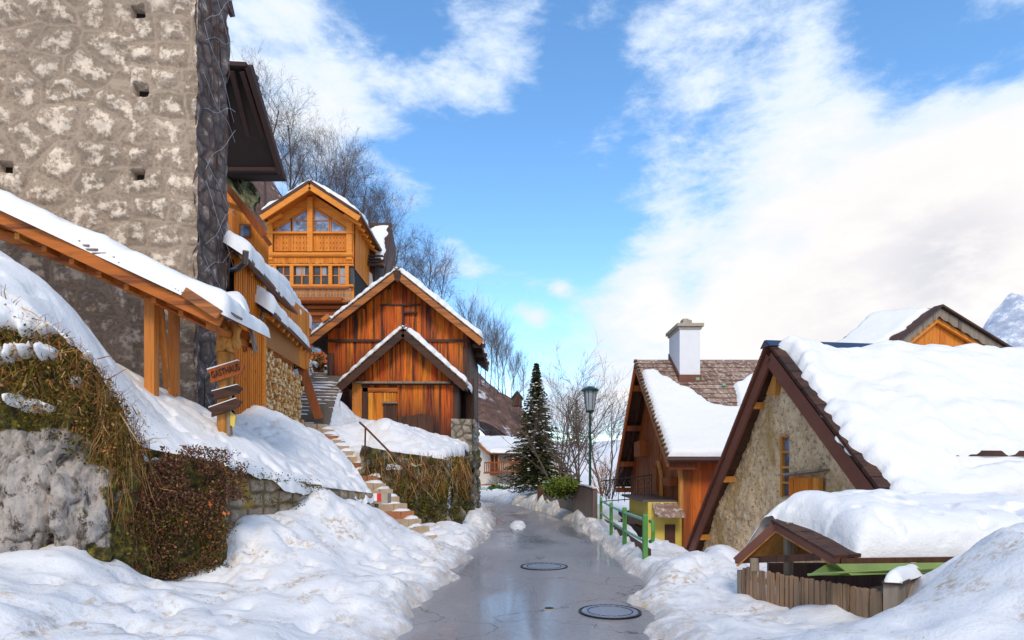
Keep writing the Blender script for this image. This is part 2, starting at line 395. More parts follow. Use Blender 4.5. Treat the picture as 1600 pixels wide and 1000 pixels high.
simple('twig_brown', (.12, .085, .065), .9)
simple('bark', (.13, .085, .06), .9)
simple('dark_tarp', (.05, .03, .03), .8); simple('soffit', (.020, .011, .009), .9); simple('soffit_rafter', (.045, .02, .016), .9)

def glassmat(name, col=(.05, .07, .10), rough=.08):
    m, nt, b = newmat(name)
    nt.links.new(mix(nt, maprange(nt, tex(nt, 1.3, 3, .6, dist=1.0), .4, .62), col, tuple(min(1, k * 3.2) for k in col)), b.inputs['Base Color'])
    b.inputs['Roughness'].default_value = rough; b.inputs['Specular IOR Level'].default_value = .9; return m
glassmat('glass'); glassmat('dark_glass', (.012, .012, .014), .1); glassmat('attic_glass', (.10, .14, .22), .12)
m, nt, b = newmat('lamp_glass'); b.inputs['Base Color'].default_value = (.42, .46, .52, 1); b.inputs['Roughness'].default_value = .25
b.inputs['Transmission Weight'].default_value = .25

# asphalt: worn, damp patches with more gloss
m, nt, b = newmat('asphalt')
wet_sheen = maprange(nt, tex(nt, .42, 4, .5, (1.6, .45, 1), .5), .36, .66)
ag = tex(nt, 75, 5, .9); c = ramp(nt, ag, [(.32, (.17, .15, .15)), (.52, (.32, .295, .295)), (.72, (.55, .51, .48))])
c = mix(nt, maprange(nt, tex(nt, 1.1, 5, .6), .35, .7), c, (.34, .29, .26), 'MIX'); c = mix(nt, .45, ramp(nt, ag, [(.32, (.17, .15, .155)), (.68, (.46, .44, .45))]), c)
c = mix(nt, mth(nt, 'MULTIPLY', wet_sheen, .5), c, (.22, .265, .34))  # blue of the reflected sky painted into the damp patches' base colour
c = mix(nt, maprange(nt, tex(nt, 16, 6, .8), .50, .72), c, (.15, .13, .13))
c = mix(nt, mth(nt, 'MULTIPLY', maprange(nt, tex(nt, 34, 4, .8, off=(3, 3, 0)), .60, .70), .7), c, (.62, .56, .50))
c = mix(nt, mth(nt, 'MULTIPLY', maprange(nt, tex(nt, 2.3, 6, .7, off=(7, 1, 0)), .58, .70), .5), c, (.50, .38, .27))
ck_ = nd(nt, 'ShaderNodeTexVoronoi', feature='DISTANCE_TO_EDGE'); ct_ = nd(nt, 'ShaderNodeTexCoord'); cw_ = nd(nt, 'ShaderNodeVectorMath', operation='ADD')
nz_ = nd(nt, 'ShaderNodeTexNoise'); nz_.inputs['Scale'].default_value = 1.6; nz_.inputs['Detail'].default_value = 5; nt.links.new(ct_.outputs['Object'], nz_.inputs['Vector'])
nt.links.new(ct_.outputs['Object'], cw_.inputs[0]); nt.links.new(nz_.outputs['Color'], cw_.inputs[1]); nt.links.new(cw_.outputs[0], ck_.inputs['Vector']); ck_.inputs['Scale'].default_value = .42
c = mix(nt, maprange(nt, ck_.outputs['Distance'], .006, .002), c, (.12, .10, .10))
nt.links.new(c, b.inputs['Base Color']); nt.links.new(mth(nt, 'MULTIPLY', wet_sheen, .9), b.inputs['Coat Weight']); b.inputs['Coat Roughness'].default_value = .10
nt.links.new(maprange(nt, wet_sheen, 0, 1, .42, .15, False), b.inputs['Roughness'])
bh = mth(nt, 'MULTIPLY', tex(nt, 90, 3, .8), mth(nt, 'SUBTRACT', 1.15, wet_sheen)); bump(nt, b, bh, .8, .015)

def stonemat(name, stone, light, mortar, moss=None, mossamt=.4, dirtc=(.16, .12, .09)):
    m, nt, b = newmat(name)
    at = nd(nt, 'ShaderNodeAttribute', attribute_name='mortar'); ar = nd(nt, 'ShaderNodeAttribute', attribute_name='cell'); ac = nd(nt, 'ShaderNodeAttribute', attribute_name='face')
    n = tex(nt, 5.5, 8, .68); n2 = tex(nt, 19, 5, .7)
    s = mix(nt, ar.outputs['Fac'], tuple(k * .72 for k in stone), tuple(min(1, k * 1.22) for k in stone))
    s = mix(nt, maprange(nt, n2, .35, .75), s, tuple(k * .5 for k in stone))
    patch = maprange(nt, mth(nt, 'ADD', mth(nt, 'MULTIPLY', n, 1.5), mth(nt, 'MULTIPLY', ac.outputs['Fac'], .36)), 1.00, 1.24)
    s = mix(nt, mth(nt, 'MULTIPLY', patch, .85), s, light)
    s = mix(nt, mth(nt, 'MULTIPLY', maprange(nt, tex(nt, 8, 6, .7, off=(3, 1, 7)), .60, .70), .8), s, dirtc)
    c = mix(nt, at.outputs['Fac'], s, mortar)
    c = mix(nt, maprange(nt, tex(nt, .8, 4, .6), .4, .8, 0, .45), c, tuple(k * .55 for k in mortar))
    if moss: c = mix(nt, maprange(nt, tex(nt, 2.6, 7, .7, off=(9, 2, 1)), .62 - mossamt * .25, .72 - mossamt * .2), c, moss)
    nt.links.new(c, b.inputs['Base Color']); b.inputs['Roughness'].default_value = .9
    bump(nt, b, mth(nt, 'ADD', n, mth(nt, 'MULTIPLY', n2, .5)), .7, .035); return m
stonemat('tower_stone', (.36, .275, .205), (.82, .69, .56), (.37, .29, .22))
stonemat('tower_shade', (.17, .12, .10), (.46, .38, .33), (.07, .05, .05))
stonemat('wall_stone', (.40, .31, .22), (.66, .56, .43), (.13, .09, .05), (.34, .22, .015), .35)
stonemat('mossy_stone', (.22, .18, .12), (.42, .37, .30), (.08, .06, .03), (.10, .085, .010), .62, (.10, .06, .03))
stonemat('pillar_stone', (.36, .31, .25), (.56, .50, .42), (.10, .08, .06))

m, nt, b = newmat('rough_plaster')
n = tex(nt, 3.4, 8, .66); n2 = tex(nt, 13, 6, .72); vo = tex(nt, 11, kind='Voronoi')
c = mix(nt, maprange(nt, n, .38, .66), (.88, .64, .38), (.64, .43, .25))
c = mix(nt, maprange(nt, n2, .50, .66), c, (.25, .165, .10))
c = mix(nt, maprange(nt, tex(nt, 5, 5, .6, off=(4, 4, 4)), .60, .68), c, (.80, .68, .50))
c = mix(nt, maprange(nt, tex(nt, .9, 6, .7, (1, 1, .5), off=(1, 8, 2)), .50, .66), c, (.45, .27, .09))
nt.links.new(c, b.inputs['Base Color']); b.inputs['Roughness'].default_value = .92
bump(nt, b, mth(nt, 'ADD', n2, mth(nt, 'MULTIPLY', tex(nt, 26, 5, .7), .6)), .9, .035)

m, nt, b = newmat('rock')
n = tex(nt, 3.2, 9, .68, (1.5, 1.5, .5), .6)
c = ramp(nt, n, [(.30, (.10, .08, .07)), (.40, (.38, .33, .29)), (.52, (.66, .59, .54)), (.72, (.45, .38, .33))])
c = mix(nt, maprange(nt, tex(nt, 7, 7, .75, (1, 1, .6)), .52, .62), c, (.11, .08, .065))
mossf = nd(nt, 'ShaderNodeAttribute', attribute_name='moss')
mz = mth(nt, 'ADD', mth(nt, 'MULTIPLY', tex(nt, 3.2, 7, .7, off=(2, 7, 5)), .9), mossf.outputs['Fac'])
mc = ramp(nt, tex(nt, 12, 5, .7), [(.35, (.035, .022, .010)), (.5, (.09, .075, .012)), (.68, (.34, .27, .025))])
c = mix(nt, maprange(nt, mz, .62, .72), c, mc)
nt.links.new(c, b.inputs['Base Color']); b.inputs['Roughness'].default_value = .9
bump(nt, b, mth(nt, 'ADD', n, mth(nt, 'MULTIPLY', tex(nt, 16, 6, .75), .5)), 1.0, .12)

def leafmat(name, stops, rough=.8):
    m, nt, b = newmat(name); g = nd(nt, 'ShaderNodeNewGeometry')
    nt.links.new(ramp(nt, g.outputs['Random Per Island'], stops), b.inputs['Base Color']); b.inputs['Roughness'].default_value = rough
    b.inputs['Specular IOR Level'].default_value = .2; return m
leafmat('dry_grass', [(0, (.05, .02, .01)), (.2, (.20, .07, .02)), (.4, (.40, .20, .05)), (.55, (.07, .03, .012)), (.7, (.12, .09, .01)), (.85, (.60, .40, .18)), (1, (.42, .09, .015))])
leafmat('green_moss', [(0, (.018, .02, .004)), (.4, (.06, .055, .006)), (.8, (.17, .14, .010)), (1, (.05, .025, .008))])
leafmat('creeper', [(0, (.03, .014, .010)), (.3, (.12, .04, .025)), (.5, (.22, .085, .055)), (.62, (.05, .02, .014)), (.8, (.13, .10, .015)), (1, (.34, .15, .10))])
leafmat('orange_leaf', [(0, (.60, .12, .02)), (1, (.75, .22, .04))])
leafmat('ivy_green', [(0, (.03, .06, .010)), (.5, (.09, .14, .015)), (1, (.24, .26, .04))])
leafmat('spruce_green', [(0, (.018, .028, .010)), (.5, (.045, .055, .018)), (1, (.10, .095, .035))])
leafmat('yew_green', [(0, (.02, .05, .01)), (1, (.08, .15, .02))])
leafmat('log_wood', [(0, (.50, .30, .14)), (1, (.72, .52, .30))])
m, nt, b = newmat('split_log')
oi = nd(nt, 'ShaderNodeObjectInfo')
c = ramp(nt, oi.outputs['Random'], [(0, (.62, .28, .07)), (.3, (.84, .52, .22)), (.6, (.90, .66, .36)), (.85, (.74, .36, .10)), (1, (.88, .58, .27))])
c = mix(nt, maprange(nt, tex(nt, 14, 4), .45, .7), c, (.25, .12, .05)); nt.links.new(c, b.inputs['Base Color']); b.inputs['Roughness'].default_value = .85

m, nt, b = newmat('tarp')
c = mix(nt, maprange(nt, tex(nt, 1.8, 6, .6, dist=1.2), .4, .6), (.12, .12, .045), (.30, .29, .17)); nt.links.new(c, b.inputs['Base Color']); b.inputs['Roughness'].default_value = .45
bump(nt, b, tex(nt, 1.6, 5, .55, dist=2.0), 1.0, .4)

m, nt, b = newmat('shingles')
g = nd(nt, 'ShaderNodeNewGeometry')
c = ramp(nt, g.outputs['Random Per Island'], [(0, (.16, .085, .06)), (.4, (.26, .16, .11)), (.7, (.34, .23, .17)), (1, (.20, .12, .09))])
c = mix(nt, maprange(nt, tex(nt, 9, 5, .7), .52, .66), c, (.62, .55, .50)); nt.links.new(c, b.inputs['Base Color']); b.inputs['Roughness'].default_value = .8

m, nt, b = newmat('hill_scrub')
g1 = tex(nt, .16, 8, .68); g2 = tex(nt, 1.1, 8, .75)
c = ramp(nt, g2, [(.3, (.06, .035, .03)), (.5, (.19, .10, .075)), (.7, (.33, .19, .13))])
c = mix(nt, maprange(nt, mth(nt, 'ADD', mth(nt, 'MULTIPLY', g1, .8), mth(nt, 'MULTIPLY', g2, .5)), .70, .78), c, (.80, .82, .87))
nt.links.new(c, b.inputs['Base Color']); b.inputs['Roughness'].default_value = .9; bump(nt, b, g2, 1, .5)
m, nt, b = newmat('far_mountain')  # air haze put into the colour: rock and snow paled towards blue
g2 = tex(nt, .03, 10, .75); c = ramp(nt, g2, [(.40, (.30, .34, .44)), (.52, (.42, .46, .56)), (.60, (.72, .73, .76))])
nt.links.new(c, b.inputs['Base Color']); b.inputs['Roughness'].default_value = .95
m, nt, b = newmat('manhole_iron')
v_ = nd(nt, 'ShaderNodeTexCoord'); w_ = nd(nt, 'ShaderNodeTexNoise'); w_.inputs['Scale'].default_value = 12
b.inputs['Metallic'].default_value = .5; b.inputs['Roughness'].default_value = .28
nt.links.new(mix(nt, w_.outputs[0], (.22, .25, .32), (.40, .44, .54)), b.inputs['Base Color'])  # sky reflection put into the iron's colour as a bluish tint
# ------------------------------------------------------------------ masonry builder
def stone_cells(s, t, cw, ch, jit, seed):
    ci, ri = np.floor(s / cw).astype(int), np.floor(t / ch).astype(int)
    best = np.full(s.shape, 1e9); b2 = np.full(s.shape, 1e9); px = py = qx = qy = np.zeros(s.shape); cid = np.zeros(s.shape)
    for dr in (-2, -1, 0, 1, 2):
        for dc in (-2, -1, 0, 1, 2):
            r = ri + dr; c = ci + dc; off = (r % 2) * .5
            sx = (c + .5 + off - .25 + (_h(c, r, r * 0, seed) - .5) * jit) * cw; sy = (r + .5 + (_h(c, r, r * 0 + 3, seed) - .5) * jit) * ch
            d = np.hypot(s - sx, (t - sy) * cw / ch * .95)
            new = d < best; b2n = np.where(new, best, np.minimum(b2, d))
            qx = np.where(new, px, np.where(d < b2, sx, qx)); qy = np.where(new, py, np.where(d < b2, sy, qy))
            px = np.where(new, sx, px); py = np.where(new, sy, py); cid = np.where(new, _h(c, r, r * 0 + 5, seed), cid)
            best = np.where(new, d, best); b2 = b2n
    return (b2 - best) * .5, cid
def block_cells(s, t, bw, bh, seed):
    r = np.floor(t / bh).astype(int); o = _h(r, r * 0, r * 0, seed) * bw
    c = np.floor((s + o) / bw).astype(int); ls = (s + o) - c * bw; lt = t - r * bh
    return np.minimum(np.minimum(ls, bw - ls), np.minimum(lt, bh - lt)), _h(c, r, r * 0 + 1, seed)
def stone_wall(name, O, U, W, Hs, mat, parent, cell=(.52, .42), jit=.75, res=.03, depth=.05, seed=1, quoin=0, holes=(), top=None, bottom=None, blocks=False, mort=.028, ridge=.0, bulge=None):
    O = np.array(tuple(O)); U = np.array(tuple(V(U).normalized())); N = np.cross(U, [0, 0, 1.])    # N faces the viewer for U running right
    nu, nv = int(W / res) + 1, int(Hs / res) + 1
    s, t = np.meshgrid(np.linspace(0, W, nu), np.linspace(0, 1, nv), indexing='ij')
    tp = top(s) if top else s * 0 + Hs; bt = bottom(s) if bottom else s * 0
    t = bt + (tp - bt) * t
    ws = s + fbm(s, t, 0, 2.2, 2, seed) * .05; wt = t + fbm(s, t, 5, 2.2, 2, seed + 2) * .04
    if blocks: e, cid = block_cells(ws, wt, *cell, seed)
    else: e, cid = stone_cells(ws, wt, *cell, jit, seed)
    if quoin:
        e2, c2 = block_cells(W - ws, wt, .62, .46, seed + 4); q = (W - ws) < quoin
        e = np.where(q, e2, e); cid = np.where(q, c2, cid)
    e = e + fbm(s, t, 1, 9, 3, seed + 8) * .012
    mo = np.clip(1 - (e - mort * .5) / (mort * .6), 0, 1)
    body = np.clip(e / .16, 0, 1) ** .6
    rough = fbm(s, t, 2, 5.5, 4, seed + 11)
    disp = depth * (body * (.75 + .5 * cid) + .55 * rough * body) + mo * ridge
    for (hs, ht, hw, hh) in holes:
        inh = np.clip((.5 - np.maximum(np.abs(s - hs) / hw, np.abs(t - ht) / hh)) * 12, 0, 1); disp = disp - .4 * inh
    if bulge: disp = disp + bulge(s, t)
    Pp = O + U * s[..., None] + np.array([0, 0, 1.]) * t[..., None] + N * disp[..., None]
    return mkobj(name, Pp, grid_faces(nu, nv), mat, parent, None, True, {'mortar': mo, 'cell': cid, 'face': body})

def planks(mb, O, U, W, top, bot, pw=.16, th=.03, N=None, gap=.006, seed=0, jitter=.3, out=.012):
    """upright boards on the wall starting at O along U; top(s), bot(s) give heights"""
    O, U = V(O), V(U).normalized(); N = V(N) if N is not None else U.cross(V((0, 0, 1)))
    r = random.Random(seed); s = 0
    while s < W - .02:
        w = min(pw * (1 + r.uniform(-jitter, jitter)), W - s); a, b = s + gap / 2, s + w - gap / 2
        o = N * (r.uniform(0, out)); z = V((0, 0, 1)); e = N * th
        q = [O + U * a + z * bot(a), O + U * b + z * bot(b), O + U * b + z * top(b), O + U * a + z * top(a)]
        m_ = (a + b) / 2
        if top((a + b) / 2) > max(top(a), top(b)) + .01: q = q[:3] + [O + U * m_ + z * top(m_)] + q[3:]
        if top(m_) - bot(m_) > .02: mb.prism([p + o for p in q], e)
        s += w
    return mb
C_ = lambda v: (lambda s: v)

# ------------------------------------------------------------------ ground, road, banks
mk = lambda pts, z=0: [(x, y, z) for x, y in pts]
ROAD_L = [(-1.15, 2.5), (-1.08, 4.5), (-1.02, 5.9), (-.90, 9.6), (-.72, 14), (-.50, 19.5), (-1.0, 26), (-1.85, 31.5), (-4.0, 37), (-9, 42), (-16, 45)]
ROAD_R = [(1.35, 2.5), (1.38, 4.5), (1.43, 5.9), (1.56, 7.4), (1.86, 9.6), (2.15, 14), (2.12, 19.5), (1.35, 26), (0.25, 31.7), (-1.4, 38), (-7, 46), (-15, 49)]
gm = []
o = mkobj('ground', [(-3000, -40, -1.45), (3000, -40, -1.45), (3000, 5000, -1.45), (-3000, 5000, -1.45)], [(0, 1, 2, 3)], M['snow'], None, (0, 0, 0)); o['kind'] = 'structure'
# road
def road_mesh():
    n = 240; a = smooth_poly(mk(ROAD_L), n, 1)[:, :2]; b = smooth_poly(mk(ROAD_R), n, 1)[:, :2]
    d = (b - a); L = np.linalg.norm(d, axis=1)[:, None]; a2 = a - d / L * .7; b2 = b + d / L * .7
    t = np.linspace(0, 1, 24)[None, :, None]; q = a2[:, None] * (1 - t) + b2[:, None] * t
    z = .012 * np.sin(t[..., 0] * math.pi) + q[..., 0] * 0 + fbm(q[..., 0], q[..., 1], 0, .9, 2, 3) * .006
    return np.dstack([q, z]), grid_faces(n, 24)
v_, f_ = road_mesh(); o = mkobj('road', v_, f_, M['asphalt'], None, (0, 0, 0), True); o['kind'] = 'structure'

# left bank
E = mk([(x + .02, y) for x, y in ROAD_L]); B = mk([(-9, 1.5), (-8, 4.5), (-6.6, 6.4), (-4.9, 7.3), (-4.2, 8.2), (-3.6, 10.2), (-3.3, 12.4), (-2.9, 14.2), (-1.7, 17.4), (-1.6, 22), (-3.4, 30), (-7, 35), (-12, 40), (-18, 43)])
RL = smooth_poly(mk(ROAD_L), 46, 1)[:, :2]; RR_ = smooth_poly(mk(ROAD_R), 46, 1)[:, :2]
def offs(L, d):
    t = np.gradient(L, axis=0); t /= np.linalg.norm(t, axis=1)[:, None]; return L + np.stack([t[:, 1], -t[:, 0]], 1) * d
c = [(x, y, .30) for x, y in offs(RL, -.7)[::2]] + [(x, y, .22) for x, y in RL[::2]]
c += [P(*a) for a in [(100, 850, 6.3), (0, 882, 6.2), (-200, 860, 6), (200, 897, 6.8), (250, 908, 7.2), (340, 888, 7.6), (400, 812, 8.3), (450, 822, 8.8), (480, 800, 9.5), (505, 772, 10), (545, 783, 11.2), (600, 800, 12), (645, 846, 12.7), (690, 858, 12.0),
    (0, 1000, 4), (200, 1000, 4.3), (400, 1000, 4.8), (550, 1000, 5.2), (150, 930, 5.3), (300, 945, 5.9), (450, 905, 7.3), (550, 858, 9.3), (600, 905, 8.1), (650, 878, 10.0), (690, 838, 13.6), (735, 800, 18), (703, 826, 16.4), (735, 792, 21), (742, 781, 25.5), (757, 774, 31), (735, 772, 36), (480, 850, 8.6)]]
c += [(-9, 2, .9), (-18, 43, 1), (-12, 40, .9), (-7, 36, .8)]
terrain('snow_bank', E, B, c, 560, 130, 1, amp=1.0, mat=M['bank_snow'], wig=.22, pw=1.15, lam=.06, prof=.15)
# right bank
E = mk([(x - .02, y) for x, y in ROAD_R]); B = mk([(7, 2.2), (7, 4), (6.2, 6), (4.6, 8.1), (3.4, 10), (2.95, 14), (3.0, 18), (3.1, 22), (2.8, 27), (2.0, 34), (3, 43), (-3, 52), (-14, 54)])
c = [(x, y, .24) for x, y in offs(RR_, .5)[::2]] + [(x, y, .18) for x, y in RR_[::2]]
c += [P(*a) for a in [(1013, 872, 10.1), (1060, 874, 9.6), (1120, 864, 9), (1160, 905, 7.8), (1162, 932, 7.0), (1250, 956, 6.2), (1300, 972, 5.6), (1385, 978, 5.1), (1420, 945, 4.8), (1455, 918, 4.75), (1500, 893, 4.7), (1540, 862, 4.7), (1600, 832, 4.7), (1700, 800, 4.7),
    (1100, 1000, 5.2), (1200, 1000, 4.6), (1350, 1000, 4.0), (1500, 1000, 3.5), (1600, 960, 3.6), (1060, 940, 7.0), (1100, 915, 7.6), (1000, 880, 9.6), (970, 845, 13), (945, 822, 16), (925, 808, 18.2), (905, 795, 21), (875, 779, 24.5), (856, 771, 26.5), (845, 762, 28), (830, 765, 29), (800, 772, 33), (770, 772, 40)]]
c += [(3.4, 10.2, .1), (2.9, 14, .12), (2.0, 31, .9), (.6, 38, .7), (2.2, 24, .6), (2.9, 18, .2), (7, 4, 1.5), (2.8, 22, .4), (2.8, 27, 1.0), (5.6, 6.8, .4), (4.4, 8, .2), (3, 43, 1), (-3, 52, .9), (-14, 54, 1)]
terrain('snow_bank', E, B, c, 520, 110, 2, amp=.9, mat=M['bank_snow'], wig=.22, pw=1.15, lam=.1, prof=.13)
# ground falling away behind the railing, and the lower yards
terrain('lower_ground', mk([(7, 2.2), (7, 4), (6.2, 6), (4.6, 8.1), (3.4, 10), (2.95, 14), (3.0, 18), (3.1, 22), (2.8, 27), (2.0, 34), (3, 43)]), mk([(30, 0), (30, 6), (30, 12), (30, 20), (30, 30), (30, 36), (30, 42), (30, 50), (30, 60), (20, 70), (10, 80)]),
        [(7, 4, 1.2), (6.2, 6, .2), (4.6, 8.1, .1), (3.4, 10, .05), (2.95, 14, .05), (3.0, 18, .1), (3.1, 22, .3), (2.8, 27, .9), (2, 34, .9), (3, 43, .9), (30, 0, .4), (30, 30, -.6), (30, 60, 0), (5, 12, -.5), (5, 16, -.9), (6, 20, -.9), (8, 30, -.4), (10, 80, 1.5)], 160, 60, 3, amp=1, mat=M['snow'])

# upper slope above the retaining wall, running up to the tower
E = mk([(-9, 5.2), (-6.4, 5.85), (-5.18, 6.13), (-4.64, 6.28), (-4.40, 6.43), (-4.25, 6.65), (-4.28, 7.0), (-3.66, 7.80), (-3.45, 8.9), (-3.15, 10.1), (-2.75, 12.15)])
B = mk([(-13, 9.5), (-10.4, 10.6), (-7.6, 11.2), (-6.3, 11.6), (-5.9, 12.6), (-5.9, 13.8), (-5.95, 15), (-6.05, 16), (-5.85, 16.5)])
c = [(-9, 5.2, 5.1), (-6.4, 5.85, 3.95), (-5.18, 6.15, 3.45), (-4.64, 6.3, 3.12), (-4.41, 6.45, 2.86), (-4.26, 6.65, 2.42), (-4.3, 7.0, 2.0), (-3.62, 7.85, 1.82)] + [P(*a) for a in [(0, 394, 7.2), (90, 462, 7.4), (160, 553, 7.7), (215, 690, 7.5), (290, 716, 7.6), (370, 722, 8.0), (430, 742, 9), (500, 764, 10.1), (545, 768, 11.2),
    (575, 768, 12.3), (190, 590, 8.8), (250, 660, 8.3), (330, 655, 9.6), (330, 700, 8.6), (380, 698, 9.4), (370, 642, 12.6), (400, 640, 12.8), (455, 656, 14), (500, 692, 13.1), (540, 730, 12.7), (470, 720, 11.3), (400, 685, 11), (240, 603, 9.8), (452, 662, 15.5), (375, 668, 11.6)]]
c += [(-13, 9.5, 5.2), (-10.4, 10.6, 4.3), (-7.6, 11.2, 3.3)]
terrain('upper_slope', E, B, c, 420, 130, 5, edge=.15, amp=.75, mat=M['terrace_snow'], wig=.13, pw=1.2, lam=.03)
# terrace in front of the barns
E = mk([(-5.15, 17.1), (-4.4, 16.15), (-3.55, 15.15), (-2.6, 15.7), (-1.72, 16.3), (-1.55, 18.2), (-1.45, 23.5)])
B = mk([(-6.6, 19.5), (-6.6, 22), (-6.6, 25), (-5, 25), (-3.5, 25), (-2.5, 25), (-2.0, 24.6)])
c = [P(*a) for a in [(575, 706, 15.2), (640, 712, 15.8), (705, 708, 16.4), (612, 658, 17.4), (650, 676, 17.6), (560, 690, 16.9), (585, 664, 17.4), (690, 692, 17.6), (545, 668, 18.5), (528, 626, 20.6), (503, 672, 18.8), (545, 645, 20), (570, 668, 21), (640, 672, 21), (700, 684, 21), (715, 702, 18.5), (500, 655, 20)]]
c += [(-6.6, 25, 3.4), (-2, 25, 2.7), (-1.5, 23.5, 2.7), (-5.1, 17, 2.95), (-4.4, 16.1, 2.3)]
terrain('barn_terrace', E, B, c, 260, 110, 6, edge=.28, amp=.9, mat=M['terrace_snow'], wig=.05, pw=1.3, lam=.04)
# ground beside and behind the upper flight of stairs
terrain('upper_path', mk([(-6.3, 16.4), (-7.0, 20), (-8.1, 24.5), (-8.6, 30)]), mk([(-4.4, 16.6), (-5.7, 20), (-6.6, 24.5), (-7, 30)]), [(-6.3, 16.4, 2.75), (-7, 20, 4.0), (-8.1, 24.5, 5.5), (-8.6, 30, 6.2), (-4.4, 16.6, 2.2), (-5.7, 20, 3.9), (-6.6, 24.5, 5.45), (-7, 30, 6.2)], 120, 30, 7, amp=.5, mat=M['snow'])
terrain('upper_path', mk([(-8.2, 14), (-9.3, 19), (-10.5, 24.5), (-14, 33)]), mk([(-5.9, 14.2), (-7.1, 19), (-8.15, 24.5), (-8.6, 33)]), [(-8.2, 14, 3.2), (-9, 19, 4.2), (-10.5, 24.5, 6), (-14, 33, 7), (-5.9, 14.2, 2.9), (-7.0, 19, 4.3), (-8.1, 24.5, 6.1), (-8.6, 33, 6.6)], 120, 40, 8, amp=1.4, mat=M['snow'])

# hillsides
def hillc(l): return [P(*a) for a in l]
c = hillc([(250, 60, 82), (400, 290, 78), (500, 380, 76), (600, 470, 74), (700, 560, 72), (745, 596, 70), (800, 628, 70), (835, 664, 68), (860, 702, 66), (885, 745, 66), (720, 660, 58), (790, 690, 58), (840, 735, 60), (600, 640, 52), (400, 560, 50)]) + [(-50, 45, 22), (-30, 44, 12), (-16, 48, 5), (-9, 57, 3.5), (3, 58, .8), (10, 60, -1.0), (-60, 90, 52), (-20, 95, 24), (0, 95, 6), (8, 90, -1)]
o = terrain('hillside', mk([(-70, 40), (-40, 42), (-18, 48), (-9, 57), (2, 59), (9, 61), (14, 64)]), mk([(-80, 95), (-55, 98), (-35, 100), (-15, 100), (0, 100), (12, 96), (20, 90)]), c, 220, 120, 9, amp=0, mat=M['hill_scrub'], lam=1.5, fn=lambda x, y, z: z + fbm(x, y, 0, .12, 4, 77) * 1.1)
c = hillc([(700, 690, 150), (850, 690, 150), (930, 690, 150), (1000, 690, 150), (1300, 690, 150), (1800, 690, 150), (930, 715, 110), (860, 725, 100), (1100, 720, 110), (1600, 720, 110)]) + [(-20, 80, -1.6), (20, 78, -1.6), (60, 75, -1.6), (140, 75, -1.6), (0, 200, 8), (100, 200, 8), (200, 200, 8)]
terrain('far_snowfield', mk([(-40, 78), (30, 76), (160, 74)]), mk([(-40, 190), (60, 190), (260, 190)]), c, 120, 60, 10, amp=0, mat=M['snow'], lam=5, fn=lambda x, y, z: z + fbm(x, y, 0, .06, 4, 71) * .8)
# far mountain, top right of the view
xs = np.linspace(500, 2600, 160); ys = np.linspace(1300, 1700, 60); X, Y = np.meshgrid(xs, ys, indexing='ij')
rg = np.interp(xs, [500, 1000, 1220, 1300, 1400, 1600, 2600], [5, 40, 260, 400, 500, 600, 800])
Z = rg[:, None] * np.clip((Y - 1300) / 350, 0, 1) ** .8 * (1 + .07 * fbm(X, Y, 0, .008, 5, 5)) - 5
o = mkobj('mountain', np.stack([X, Y, Z], -1), grid_faces(160, 60), M['far_mountain'], None, (0, 0, 0), True); o['kind'] = 'structure'

# ------------------------------------------------------------------ stone tower
tw = thing('stone_tower', 'tall grey rubble stone tower with square putlog holes rising out of the picture', 'tower', (-8, 11.5, 3))
Rc = V((-5.67, 11.0, 2.0)); Lc = V((-12.2, 10.3, 2.0)); U = (Rc - Lc).normalized(); Wd = (Rc - Lc).length
def sz(px, py):               # point of the front face seen at that bearing -> wall coordinates
    d = V(((px - 800) / 950, 1, (742 - py) / 950)); nrm = U.cross(V((0, 0, 1))); t = (Lc - V((0, 0, HC))).dot(nrm) / d.dot(nrm); q = V((0, 0, HC)) + d * t
    return (q - Lc).dot(U), q.z - 2.0
hl = [(*sz(*h), .24, .2) for h in [(217, 20), (222, 143), (218, 275), (10, 263)]]
stone_wall('front_wall', Lc, U, Wd, 9.5, M['tower_stone'], tw, cell=(.70, .50), jit=.85, res=.026, depth=.07, seed=5, quoin=1.15, holes=hl, mort=.018, ridge=.03)
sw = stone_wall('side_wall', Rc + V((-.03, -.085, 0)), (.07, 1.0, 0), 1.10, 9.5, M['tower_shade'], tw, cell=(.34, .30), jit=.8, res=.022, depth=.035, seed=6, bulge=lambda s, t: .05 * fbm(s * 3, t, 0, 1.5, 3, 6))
for h_ in hl:
    c_ = Lc + U * h_[0] + V((0, 0, h_[1])) - U.cross(V((0, 0, 1))) * .16; mb = MB(); mb.box(c_, (.22, .02, .18), math.atan2(U.y, U.x)); mb.build('putlog_shade', M['gap_black'], tw)  # black plates set inside the putlog holes, painting the shade of their depth
mb = MB(); mb.box((-8.9, 11.55, 6.8), (6.3, .8, 9.4)); mb.build('core', M['gap_black'], tw)
mb = MB()                      # ragged bark-like lath strips hung on the side wall
for k in range(45):
    y = R.uniform(11.05, 11.95); z0 = R.uniform(2.2, 10.8); L = R.uniform(.3, 1.1); x = -5.67 + .07 * (y - 11) + .03
    mb.tube([(x + R.uniform(0, .05), y, z0), (x + R.uniform(0, .06), y + R.uniform(-.05, .05), z0 + L / 2), (x + R.uniform(0, .05), y + R.uniform(-.08, .08), z0 + L)], [.004, R.uniform(.008, .018), .004], 5)
mb.build('lath', M['dark_post'], tw)
mb = MB()
for k in range(15):            # sagging wire net
    z = 1.8 + k * .66 + .12 * math.sin(k * 7)
    for sgn in (1, -1):
        pts = [(-5.55 + .07 * q + .02 * math.sin(5 * q + k), 11.0 + 1.0 * q, z + sgn * (q - .5) * (.9 + .3 * math.sin(k * 3)) + .05 * math.sin(9 * q + k * 2)) for q in np.linspace(0, 1, 8)]
        if (k + (sgn > 0)) % 3 != 0: mb.tube(pts, .0035, 4)
